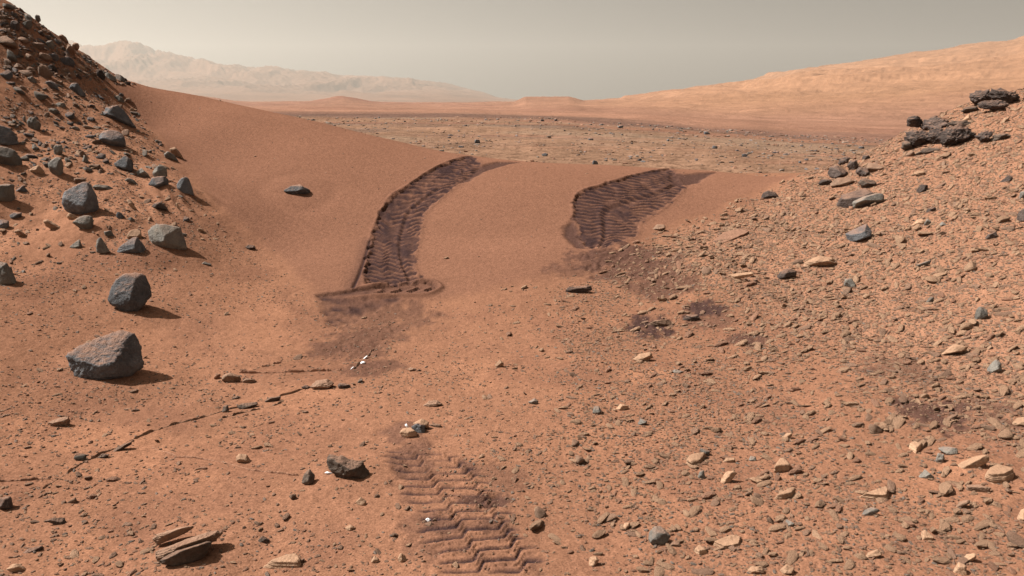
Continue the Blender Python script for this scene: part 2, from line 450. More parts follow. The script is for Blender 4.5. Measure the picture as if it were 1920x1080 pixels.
# turn mark at the foot of the dune
S, T, SD, Ls, win = Tn
x_, y_, dz_, dark_, part_ = xn[win], yn[win], dz[win], dark[win], part[win]
ins = sstep(-0.012, 0.015, SD + 0.06 * (fbm2(x_ * 9, y_ * 9, 3, 66) - 0.5))
ends = sstep(Ls - 0.75, Ls - 0.5, S)
cph = (S / 0.16 + 0.7 * np.abs(((T * 1.5) % 1.0) - 0.5) * 2); csaw = cph - np.floor(cph)
dz_ += -0.020 * ins * (1 - 0.6 * T) + ins * ends * 0.03 * (csaw - 0.5) + np.where((SD < 0) & (SD > -0.2), (0.006 + 0.022 * sstep(Ls - 0.9, Ls - 0.5, S)) * np.exp(-((SD + 0.03) / 0.03) ** 2), 0)
dark_[:] = np.maximum(dark_, ins * (0.75 - 0.5 * ends * csaw - 0.45 * T + 0.5 * (fbm2(x_ * 15, y_ * 15, 3, 71) - 0.5))); dark_[:] = np.maximum(dark_, 0.4 * np.where(SD > -0.22, np.exp(SD.clip(-1, 0) / 0.05), 0))
part_[(SD > 0.0) & (part_ == 0)] = 3
S, T, SD, Ls, win = Tp
x_, y_, dz_, dark_, part_ = xn[win], yn[win], dz[win], dark[win], part[win]
ins = sstep(-0.03, 0.05, SD + 0.08 * (fbm2(x_ * 9, y_ * 9, 3, 67) - 0.5))
nn = fbm2(x_ * 7, y_ * 12, 4, 77)
lines = np.sin((S / 0.075 + 0.6 * nn) * 6.283) * sstep(0.35, 0.6, nn)
dz_ += ins * (-0.012 + 0.007 * lines); dark_[:] = np.maximum(dark_, ins * (0.62 + 0.9 * (nn - 0.5) - 0.25 * lines * sstep(0.5, 0.1, T)))
part_[(ins > 0.6) & (part_ == 0)] = 3

# tread prints in the foreground
def print_track(tr, pitch, seed, zig, pid, fade0):
    S, T, SD, Ls, win = tr
    x_, y_, dz_, dark_, part_ = xn[win], yn[win], dz[win], dark[win], part[win]
    ins = sstep(-0.02, 0.05, SD + 0.12 * (fbm2(x_ * 9, y_ * 9, 4, seed) - 0.5))
    n1 = fbm2(x_ * 5.0, y_ * 5.0, 4, seed + 4)
    ph = S / pitch + zig(T) + 0.25 * (fbm2(x_ * 8, y_ * 8, 2, seed + 8) - 0.5)
    f = ph - np.floor(ph)
    stroke = np.exp(-((f - 0.5) / 0.15) ** 2)
    plate = sstep(0.55, 0.95, f) + sstep(0.45, 0.05, f)
    on = 0.25 + 0.75 * sstep(0.26, 0.44, n1 + fade0(S / Ls))
    dz_ += ins * on * (-0.013 * stroke + 0.008 * (f - 0.5))
    tone = stroke * (0.72 * on) + 0.12 + 0.3 * sstep(0.42, 0.7, n1)  # groove shade painted into the strokes; broad patches are darker soil
    pale[win] = np.maximum(pale[win], ins * on * sstep(0.35, 0.05, stroke) * 0.8 * sstep(0.62, 0.5, n1))
    dark_[:] = np.maximum(dark_, ins * np.clip(tone * 1.3, 0, 1))
    part_[(ins > 0.5) & (part_ == 0)] = pid
zz1 = lambda T: 0.8 * sstep(0.34, 0.46, T) + 0.8 * sstep(0.74, 0.86, T)
print_track(F1, 0.085, 200, zz1, 4, lambda q: 0.02 + 0.16 * sstep(0.45, 0.7, q) + 0.06 * sstep(0.3, 0.05, q))

# scuffed dark soil, exposed pale bedrock: (centre pixel, half width px, half height px, amount)
def blob(u, v, wu, hv, amt, seed, freq=9):
    c = hits([(u, v)])[0]; e = hits([(u + wu, v), (u, v - hv)])
    rx = abs(e[0][0] - c[0]); ry = max(abs(e[1][1] - c[1]), 0.02)
    q = ((xn - c[0]) / rx) ** 2 + ((yn - c[1]) / ry) ** 2
    out = np.zeros(xn.shape); k = q < 3.2
    out[k] = sstep(0.36, 0.62, fbm2(xn[k] * freq, yn[k] * freq, 5, seed, 0.62) + 0.26 - 0.30 * q[k]) * amt
    return out
for i, b in enumerate([(1215,612,45,22,.9),(1322,578,50,16,.9),(1400,638,45,14,.7),(1690,690,60,30,.45),(1745,772,75,34,.75),(1860,760,50,18,.6),
                       (1880,790,35,20,.6),(1640,700,30,14,.6),(905,940,52,16,.75),(840,990,90,50,.35),(770,870,45,35,.5),(730,590,90,30,.45),(640,655,60,16,.5),(700,690,60,14,.5),
                       (1180,490,95,36,.65),(1120,484,60,18,.5),(1240,525,70,26,.5),(700,625,70,22,.5),(690,655,50,16,.45),(1250,540,70,20,.6),(1330,600,50,16,.45),(760,808,40,18,.5),(940,900,45,30,.3),(1090,505,90,14,.35)]):
    bb = blob(*b[:4], b[4], 300 + i)
    dark = np.maximum(dark, bb)
    kk = bb > 0.02
    dz[kk] += bb[kk] * 0.035 * (fbm2(xn[kk] * 22, yn[kk] * 22, 3, 4) - 0.5)
for i, b in enumerate([(520,255,160,10,.3),(900,720,50,12,.8),(985,690,45,14,.6),(1215,705,50,14,.9),(1375,445,38,10,1.0),(1770,880,50,14,.6),(1380,920,40,12,.5),(300,690,120,30,.35),(560,740,90,26,.5),(150,820,160,30,.5),(330,860,160,40,.55),(60,290,70,40,.35),(450,400,70,25,.5)]):
    pale = np.maximum(pale, blob(*b[:4], b[4], 400 + i))
patch = fbm2(xn * 0.9, yn * 0.9, 4, 500)

Zn = Zg[:NEAR] + dz
Zg = Zg.copy(); Zg[:NEAR] = Zn

# --- albedo of every point of the ground
def mixc(c, col, m):
    return c * (1 - m[..., None]) + np.array(col) * m[..., None]
alb = np.empty(Xg.shape + (3,))
SOIL = np.array((0.244, 0.124, 0.074)); SAND = np.array((0.212, 0.107, 0.067)); DARK = np.array((0.045, 0.0275, 0.026)); PALE = np.array((0.33, 0.165, 0.095))
alb[:] = SOIL
an = alb[:NEAR]
grain = fbm2(xn * 45, yn * 45, 2, 510)
an[:] = an * (0.86 + 0.28 * patch[..., None])
an[:] = mixc(an, PALE, np.clip(pale * 0.7 + 0.35 * sstep(0.55, 0.8, fbm2(xn * 1.7, yn * 1.7, 4, 520)) * nodune, 0, 1))
an[:] = mixc(an, (0.185, 0.092, 0.058), 0.45 * sstep(0.5, 0.75, fbm2(xn * 2.3, yn * 2.3, 4, 530)) * nodune)
an[:] = mixc(an, SAND, m_dune) * (1 + 0.22 * m_dune * (fbm2(xn * 0.7, yn * 1.6, 4, 540) - 0.5))[..., None]
an[:] = mixc(an, (0.335, 0.172, 0.102), (m_left * 0.7))  # brightness put into the left slope's colour, as the sun only grazes it
an[:] = mixc(an, (0.332, 0.18, 0.110), (m_right * 0.6))
an[:] = mixc(an, DARK, np.clip(dark, 0, 1))
an[:] = an * (0.9 + 0.2 * grain[..., None])
yf_, xf_ = Yg[NEAR:], Xg[NEAR:]
af = alb[NEAR:]
rt = sstep(-0.1, 0.35, xf_ / yf_)
De = 120 - 40 * rt + 25 * (fbm2(xf_ / 14, yf_ / 20, 3, 600) - 0.5)
pl = np.array((0.228, 0.138, 0.088)) * (0.75 + 0.5 * fbm2(xf_ / 3, yf_ / 6, 4, 610)[..., None])
pl = mixc(pl, (0.24, 0.165, 0.112), sstep(0.5, 0.7, fbm2(xf_ / 9, yf_ / 14, 4, 620)) * 0.7)
pl = mixc(pl, (0.115, 0.085, 0.07), 0.55 * sstep(0.52, 0.68, fbm2(xf_ / 16, yf_ / 7, 5, 625, 0.6)) * sstep(26, 60, yf_))
pl = mixc(pl, (0.25, 0.122, 0.078), 0.6 * sstep(0.5, 0.66, fbm2(xf_ / 30, yf_ / 11, 4, 627)))
red = np.array((0.275, 0.15, 0.098)) * (0.8 + 0.4 * fbm2(xf_ / 40, yf_ / 120, 4, 630)[..., None])
red = mixc(red, (0.23, 0.118, 0.082), sstep(0.45, 0.7, fbm2(xf_ / 160, yf_ / 120, 4, 640)) * 0.6)
lay = fbm2(xf_ / 700, Zg[NEAR:] / 9.0 + yf_ / 400, 4, 655, 0.6)
mt = np.array((0.335, 0.184, 0.104)) * (0.8 + 0.4 * lay[..., None]) * (0.82 + 0.36 * fbm2(xf_ / 300, yf_ / 200, 5, 650)[..., None])
red = red * (1 - (sstep(350, 900, yf_) * rt)[..., None]) + mt * (sstep(350, 900, yf_) * rt)[..., None]
c = pl * (1 - sstep(0.85, 1.25, yf_ / De)[..., None]) + red * sstep(0.85, 1.25, yf_ / De)[..., None]
band = sstep(0.9, 1.0, yf_ / De) * (1 - sstep(1.5, 2.3, yf_ / De)) * (0.6 + 0.4 * sstep(0.35, 0.6, fbm2(xf_ / 30, yf_ / 30, 3, 660)))
c = mixc(c, (0.085, 0.064, 0.054), band * (1 - 0.25 * rt) * 0.6)
rim = sstep(3200, 4200, yf_)
c = c * (1 - rim[..., None]) + (np.array((0.215, 0.122, 0.078)) * (0.7 + 0.6 * fbm2(xf_ / 350, yf_ / 350, 4, 670)[..., None])) * rim[..., None]
af[:] = c

alb *= np.array((0.75, 0.715, 0.725))

# --- vertex normals of the whole sheet
P3 = np.stack([Xg, Yg, Zg], -1)
gr = np.gradient(P3, axis=0); gc = np.gradient(P3, axis=1)
Nrm = np.cross(gc, gr); Nrm /= np.linalg.norm(Nrm, axis=-1, keepdims=True)

# ------------------------------------------------------------------ materials
MATS = {}
def new_mat(name):
    m = bpy.data.materials.new(name); m.use_nodes = True
    nt = m.node_tree
    b = nt.nodes['Principled BSDF']
    b.inputs['Roughness'].default_value = 0.95
    b.inputs['Specular IOR Level'].default_value = 0.1
    MATS[name] = m
    return m, nt, b

def N(nt, kind, **kw):
    n = nt.nodes.new(kind)
    for k, v in kw.items():
        if k.startswith('i_'):
            n.inputs[int(k[2:]) if k[2:].isdigit() else k[2:].replace('_', ' ')].default_value = v
        else:
            setattr(n, k, v)
    return n

def terrain_material():
    m, nt, b = new_mat('martian_soil')
    at = N(nt, 'ShaderNodeAttribute', attribute_name='albedo')
    geo = N(nt, 'ShaderNodeNewGeometry')
    n1 = N(nt, 'ShaderNodeTexNoise', i_Scale=110.0, i_Detail=3.0)
    n2 = N(nt, 'ShaderNodeTexNoise', i_Scale=28.0, i_Detail=4.0)
    for n in (n1, n2): nt.links.new(geo.outputs['Position'], n.inputs['Vector'])
    r1 = N(nt, 'ShaderNodeMapRange', i_1=0.3, i_2=0.7, i_3=0.70, i_4=1.30); nt.links.new(n1.outputs['Fac'], r1.inputs[0])
    r2 = N(nt, 'ShaderNodeMapRange', i_1=0.3, i_2=0.7, i_3=0.88, i_4=1.12); nt.links.new(n2.outputs['Fac'], r2.inputs[0])
    mu = N(nt, 'ShaderNodeMath', operation='MULTIPLY'); nt.links.new(r1.outputs[0], mu.inputs[0]); nt.links.new(r2.outputs[0], mu.inputs[1])
    mx = N(nt, 'ShaderNodeVectorMath', operation='SCALE'); nt.links.new(at.outputs['Color'], mx.inputs[0]); nt.links.new(mu.outputs[0], mx.inputs['Scale'])
    nt.links.new(mx.outputs[0], b.inputs['Base Color'])
    b1 = N(nt, 'ShaderNodeBump', i_Strength=0.55, i_Distance=0.006); nt.links.new(n1.outputs['Fac'], b1.inputs['Height'])
    b2 = N(nt, 'ShaderNodeBump', i_Strength=0.5, i_Distance=0.012); nt.links.new(n2.outputs['Fac'], b2.inputs['Height']); nt.links.new(b1.outputs[0], b2.inputs['Normal'])
    nt.links.new(b2.outputs[0], b.inputs['Normal'])
    b.inputs['Roughness'].default_value = 1.0; b.inputs['Specular IOR Level'].default_value = 0.0
    return m

def far_material():
    m, nt, b = new_mat('distant_ground')
    at = N(nt, 'ShaderNodeAttribute', attribute_name='albedo')
    geo = N(nt, 'ShaderNodeNewGeometry')
    n1 = N(nt, 'ShaderNodeTexNoise', i_Scale=0.9, i_Detail=8.0, i_Roughness=0.65)
    n2 = N(nt, 'ShaderNodeTexNoise', i_Scale=0.03, i_Detail=8.0, i_Roughness=0.65)
    for n in (n1, n2): nt.links.new(geo.outputs['Position'], n.inputs['Vector'])
    r1 = N(nt, 'ShaderNodeMapRange', i_1=0.3, i_2=0.7, i_3=0.72, i_4=1.28); nt.links.new(n1.outputs['Fac'], r1.inputs[0])
    r2 = N(nt, 'ShaderNodeMapRange', i_1=0.3, i_2=0.7, i_3=0.8, i_4=1.2); nt.links.new(n2.outputs['Fac'], r2.inputs[0])
    mu = N(nt, 'ShaderNodeMath', operation='MULTIPLY'); nt.links.new(r1.outputs[0], mu.inputs[0]); nt.links.new(r2.outputs[0], mu.inputs[1])
    mx = N(nt, 'ShaderNodeVectorMath', operation='SCALE'); nt.links.new(at.outputs['Color'], mx.inputs[0]); nt.links.new(mu.outputs[0], mx.inputs['Scale'])
    nt.links.new(mx.outputs[0], b.inputs['Base Color'])
    b0 = N(nt, 'ShaderNodeBump', i_Strength=0.7, i_Distance=7.0); nt.links.new(n2.outputs['Fac'], b0.inputs['Height'])
    b1 = N(nt, 'ShaderNodeBump', i_Strength=0.6, i_Distance=0.4); nt.links.new(n1.outputs['Fac'], b1.inputs['Height']); nt.links.new(b0.outputs[0], b1.inputs['Normal'])
    nt.links.new(b1.outputs[0], b.inputs['Normal'])
    b.inputs['Roughness'].default_value = 1.0; b.inputs['Specular IOR Level'].default_value = 0.0
    return m

def rock_material(name, c1, c2, dust=0.5, dustcol=(0.28, 0.148, 0.095), scale=9.0, bump=0.6, pits=0.4, strata=0.0, var=0.25, dlo=0.45, dhi=0.9):
    c1, c2, dustcol = ([v * 0.86 for v in q] if max(c1) < 0.6 else q for q in (c1, c2, dustcol))
    m, nt, b = new_mat(name)
    tc = N(nt, 'ShaderNodeTexCoord'); geo = N(nt, 'ShaderNodeNewGeometry'); oi = N(nt, 'ShaderNodeObjectInfo')
    co = tc.outputs['Object']
    n1 = N(nt, 'ShaderNodeTexNoise', i_Scale=scale, i_Detail=6.0, i_Roughness=0.6); nt.links.new(co, n1.inputs['Vector'])
    n2 = N(nt, 'ShaderNodeTexNoise', i_Scale=scale * 9, i_Detail=5.0, i_Roughness=0.7); nt.links.new(co, n2.inputs['Vector'])
    vo = N(nt, 'ShaderNodeTexVoronoi', i_Scale=scale * 5); nt.links.new(co, vo.inputs['Vector'])
    mc = N(nt, 'ShaderNodeMix', data_type='RGBA'); mc.inputs[6].default_value = (*c1, 1); mc.inputs[7].default_value = (*c2, 1)
    r1 = N(nt, 'ShaderNodeMapRange', i_1=0.36, i_2=0.64)
    nt.links.new(n1.outputs['Fac'], r1.inputs[0]); nt.links.new(r1.outputs[0], mc.inputs[0])
    col = mc.outputs[2]
    if strata:
        mp = N(nt, 'ShaderNodeMapping'); mp.inputs['Scale'].default_value = (2, 2, 60); mp.inputs['Rotation'].default_value = (0.15, -0.2, 0); nt.links.new(co, mp.inputs['Vector'])
        ns = N(nt, 'ShaderNodeTexNoise', i_Scale=1.0, i_Detail=3.0); nt.links.new(mp.outputs[0], ns.inputs['Vector'])
    rr = N(nt, 'ShaderNodeMapRange', i_3=1 - var, i_4=1 + var); nt.links.new(oi.outputs['Random'], rr.inputs[0])
    rg = N(nt, 'ShaderNodeMapRange', i_1=0.25, i_2=0.75, i_3=0.75, i_4=1.25); nt.links.new(n2.outputs['Fac'], rg.inputs[0])
    mu = N(nt, 'ShaderNodeMath', operation='MULTIPLY'); nt.links.new(rr.outputs[0], mu.inputs[0]); nt.links.new(rg.outputs[0], mu.inputs[1])
    sc = N(nt, 'ShaderNodeVectorMath', operation='SCALE'); nt.links.new(col, sc.inputs[0]); nt.links.new(mu.outputs[0], sc.inputs['Scale'])
    # wind-blown dust settled on upward faces
    sx = N(nt, 'ShaderNodeSeparateXYZ'); nt.links.new(geo.outputs['Normal'], sx.inputs[0])
    ad = N(nt, 'ShaderNodeMath', operation='MULTIPLY_ADD'); ad.inputs[1].default_value = 0.9; nt.links.new(n1.outputs['Fac'], ad.inputs[0]); nt.links.new(sx.outputs['Z'], ad.inputs[2])
    rd = N(nt, 'ShaderNodeMapRange', i_1=dlo + 0.45, i_2=dhi + 0.45, i_3=0.0, i_4=dust); nt.links.new(ad.outputs[0], rd.inputs[0])
    md = N(nt, 'ShaderNodeMix', data_type='RGBA'); md.inputs[7].default_value = (*dustcol, 1)
    nt.links.new(rd.outputs[0], md.inputs[0]); nt.links.new(sc.outputs[0], md.inputs[6])
    nt.links.new(md.outputs[2], b.inputs['Base Color'])
    b0 = N(nt, 'ShaderNodeBump', i_Strength=0.55, i_Distance=0.05); nt.links.new(n1.outputs['Fac'], b0.inputs['Height'])
    b1 = N(nt, 'ShaderNodeBump', i_Strength=bump, i_Distance=0.012); nt.links.new(n2.outputs['Fac'], b1.inputs['Height']); nt.links.new(b0.outputs[0], b1.inputs['Normal'])
    last = b1
    if pits:
        rv = N(nt, 'ShaderNodeMapRange', i_1=0.0, i_2=0.35); nt.links.new(vo.outputs['Distance'], rv.inputs[0])
        b2 = N(nt, 'ShaderNodeBump', i_Strength=pits, i_Distance=0.006); nt.links.new(rv.outputs[0], b2.inputs['Height']); nt.links.new(last.outputs[0], b2.inputs['Normal']); last = b2
    if strata:
        b3 = N(nt, 'ShaderNodeBump', i_Strength=strata, i_Distance=0.012); nt.links.new(ns.outputs['Fac'], b3.inputs['Height']); nt.links.new(last.outputs[0], b3.inputs['Normal']); last = b3
    nt.links.new(last.outputs[0], b.inputs['Normal'])
    b.inputs['Roughness'].default_value = 0.85; b.inputs['Specular IOR Level'].default_value = 0.2
    return m

soil = terrain_material(); farm = far_material()
rock_material('blue_grey_basalt', (0.099, 0.099, 0.105), (0.176, 0.176, 0.182), dust=0.85, dlo=0.5, dhi=0.92, bump=0.9, pits=0.7)
rock_material('grey_stone', (0.138, 0.125, 0.112), (0.215, 0.191, 0.159), dust=0.6, dlo=0.6, dhi=1.0)
rock_material('dark_conglomerate', (0.062, 0.045, 0.039), (0.118, 0.087, 0.073), dust=0.7, dlo=0.5, dhi=1.0, bump=1.0, pits=1.0, scale=7)
rock_material('tan_sandstone', (0.31, 0.190, 0.120), (0.41, 0.262, 0.168), dust=0.55, dlo=0.25, dhi=0.9, dustcol=(0.30, 0.163, 0.098), strata=0.7, pits=0.0, bump=0.4)
rock_material('brown_stone', (0.20, 0.125, 0.085), (0.29, 0.188, 0.128), dust=0.55, strata=0.4, pits=0.2, dlo=0.35, dhi=0.9)
rock_material('umber_stone', (0.082, 0.060, 0.047), (0.142, 0.105, 0.081), dust=0.6, strata=0.8, pits=0.4, bump=0.9, dlo=0.55, dhi=1.0)
rock_material('soil_crust', (0.241, 0.122, 0.077), (0.310, 0.162, 0.101), dust=0.4, pits=0.0)
rock_material('bright_sulphate', (0.80, 0.78, 0.78), (0.774, 0.757, 0.757), dust=0.0, pits=0.0, var=0.05)

# ------------------------------------------------------------------ terrain objects
def structure(o, label=None):
    o['kind'] = 'structure'
    if label: o['label'] = label
    return o

qr, qc = NR - 1, NC - 1
fid = np.zeros((qr, qc), int)
pn = part[:-1, :-1]
fid[:NEAR - 1][:, :] = 0
dq = sd_dune[:-1, :-1] > 0
fid[:NEAR - 1][dq] = 10
fid[:NEAR - 1][(sd_left[:-1, :-1] > 0) & ~dq] = 11
fid[:NEAR - 1][(sd_right[:-1, :-1] > 0) & ~dq] = 12
for k in (1, 2, 3, 4, 5):
    fid[:NEAR - 1][pn == k] = k
yq = Yg[:-1, :-1]; xq = Xg[:-1, :-1]
fid[(yq >= d_rows[NEAR - 1])] = 20
fid[yq > 230] = 21
fid[(yq > 420) & (xq / yq > 0.125)] = 22
fid[yq > 3200] = 23
idx = np.arange(NR * NC).reshape(NR, NC)
quads = np.stack([idx[:-1, :-1], idx[:-1, 1:], idx[1:, 1:], idx[1:, :-1]], -1)
Pf = P3.reshape(-1, 3); Nf = Nrm.reshape(-1, 3); Af = alb.reshape(-1, 3)
def grid_object(name, fmask, mat, label):
    q = quads[fmask]
    used, inv = np.unique(q.ravel(), return_inverse=True)
    me = bpy.data.meshes.new(name)
    nv, nf = len(used), len(q)
    me.vertices.add(nv); me.loops.add(nf * 4); me.polygons.add(nf)
    me.vertices.foreach_set('co', Pf[used].astype(np.float32).ravel())
    me.loops.foreach_set('vertex_index', inv.astype(np.int32).ravel())
    me.polygons.foreach_set('loop_start', np.arange(0, nf * 4, 4, dtype=np.int32))
    me.update(calc_edges=True)
    me.polygons.foreach_set('use_smooth', np.ones(nf, bool))
    at = me.attributes.new('albedo', 'FLOAT_COLOR', 'POINT')
    at.data.foreach_set('color', np.concatenate([Af[used], np.ones((nv, 1))], 1).astype(np.float32).ravel())
    me.normals_split_custom_set_from_vertices(Nf[used].astype(np.float32))
    me.materials.append(mat)
    o = bpy.data.objects.new(name, me); C.objects.link(o)
    return structure(o, label)
grid_object('ground', fid == 0, soil, 'orange-brown gravelly ground of the valley floor')
grid_object('sand_dune', fid == 10, soil, 'smooth reddish sand dune across the gap')
grid_object('hillside_left', fid == 11, soil, 'sandy boulder-strewn hillside on the left')
grid_object('hillside_right', fid == 12, soil, 'stony rubble hillside on the right')
for k, lab in ((1, 'dark wheel track curving up the middle of the dune'), (2, 'short wide dark wheel track on the right of the dune'),
               (3, 'dark scuffed turning mark at the foot of the dune'), (4, 'broad chevron tread print running to the bottom edge')):
    if (fid == k).any(): grid_object('wheel_track', fid == k, soil, lab)
grid_object('plain', fid == 20, farm, 'rock-dotted plain beyond the dune')
grid_object('far_hills', fid == 21, farm, 'low reddish hills beyond the plain')
grid_object('mountain_slope', fid == 22, farm, 'long orange mountain slope rising to the right')
grid_object('crater_rim', fid == 23, farm, 'hazy pale mountains of the crater rim')

# height and normal of the finished ground at any near point
def ground_at(x, y):
    x = np.atleast_1d(np.asarray(x, float)); y = np.atleast_1d(np.asarray(y, float))
    fr = np.interp(y, d_rows, np.arange(NR)); a = x / (y + OFF); fc = np.interp(a, a_col, np.arange(NC))
    r0 = np.clip(fr.astype(int), 0, NR - 2); c0 = np.clip(fc.astype(int), 0, NC - 2)
    wr = fr - r0; wc = fc - c0
    z = (Zg[r0, c0] * (1 - wc) + Zg[r0, c0 + 1] * wc) * (1 - wr) + (Zg[r0 + 1, c0] * (1 - wc) + Zg[r0 + 1, c0 + 1] * wc) * wr
    return z, r0, c0

# smooth normals for lying plates
def slope_normal(x, y, e=0.12):
    zx = (base_z(x + e, y) - base_z(x - e, y)) / (2 * e); zy = (base_z(x, y + e) - base_z(x, y - e)) / (2 * e)
    n = np.stack([-zx, -zy, np.ones_like(zx)], -1)
    return n / np.linalg.norm(n, axis=-1, keepdims=True)

# ------------------------------------------------------------------ rock meshes
import bmesh
_ico = {}
def ico(sub):
    if sub not in _ico:
        bm = bmesh.new(); bmesh.ops.create_icosphere(bm, subdivisions=sub, radius=1.0)
        v = np.array([q.co[:] for q in bm.verts]); f = np.array([[q.index for q in p.verts] for p in bm.faces]); bm.free()
        _ico[sub] = (v / np.linalg.norm(v, axis=1, keepdims=True), f)
    return _ico[sub]

def mesh_from(name, v, f, mat, smooth=True):
    me = bpy.data.meshes.new(name)
    me.vertices.add(len(v)); me.loops.add(len(f) * 3); me.polygons.add(len(f))
    me.vertices.foreach_set('co', np.asarray(v, np.float32).ravel())
    me.loops.foreach_set('vertex_index', f.astype(np.int32).ravel())
    me.polygons.foreach_set('loop_start', np.arange(0, len(f) * 3, 3, dtype=np.int32))
    me.update(calc_edges=True)
    me.polygons.foreach_set('use_smooth', np.full(len(f), smooth))
    me.materials.append(MATS[mat])
    return me

def cut_shape(planes, dist, ext, sub, power, rough, seed, strata=0.0, strata_dir=(0, 0, 1), facet=0.0, knob=0.0):
    """a stone: the space inside a set of planes, its edges worn and its faces weathered"""
    d, f = ico(sub)
    d = d * np.asarray(ext); d = d / np.linalg.norm(d, axis=1, keepdims=True)
    q = np.maximum(d @ np.asarray(planes).T / np.asarray(dist)[None, :], 0)
    mx = q.max(1)
    r = 1.0 / (mx * ((q / mx[:, None]) ** power).sum(1) ** (1.0 / power))
    p = d * r[:, None]
    size = float(np.median(r))
    pn_ = p / size
    n = fbm3(pn_ * 1.5 + seed * 3.7, 3, seed) - 0.5
    ch = fbm3(pn_ * 2.3 + seed * 1.3, 3, seed + 50)
    k = ch * 5; ch = (np.floor(k) + np.clip((k - np.floor(k)) * 4, 0, 1)) / 5 - 0.5        # broken, stepped faces
    nf_ = fbm3(pn_ * 7 + seed, 3, seed + 90, 0.6) - 0.5
    disp = 0.45 * n + 0.38 * ch + 0.36 * nf_
    p = p * (1 + rough * disp)[:, None]
    if knob:
        kn = np.abs(fbm3(pn_ * 2.2 + seed, 4, seed + 70, 0.55) - 0.5) * 2
        p = p * (1 + knob * (kn - 0.35))[:, None]
    if strata:
        sd_ = np.asarray(strata_dir, float); sd_ = sd_ / np.linalg.norm(sd_)
        h = p @ sd_ / size
        hh = h * 7 + 0.6 * fbm3(pn_ * 1.2, 2, seed + 3)
        st = _hash(np.floor(hh).astype(np.int64), 0, 0, seed) - 0.5
        fr_ = hh - np.floor(hh)
        st = st - 0.8 * np.exp(-(np.minimum(fr_, 1 - fr_) / 0.10) ** 2)
        tang = p - np.outer(p @ sd_, sd_)
        p = p + tang * (strata * st)[:, None]
    return p, f

def hull2(P):
    P = sorted(set(map(tuple, P)))
    def half(Q):
        h = []
        for p in Q:
            while len(h) >= 2 and (h[-1][0] - h[-2][0]) * (p[1] - h[-2][1]) - (h[-1][1] - h[-2][1]) * (p[0] - h[-2][0]) <= 0: h.pop()
            h.append(p)
        return h
    a, b = half(P), half(P[::-1])
    return np.array(a[:-1] + b[:-1])

def tag(o, label, cat, group=None):
    o['label'] = label; o['category'] = cat
    if group: o['group'] = group
    return o

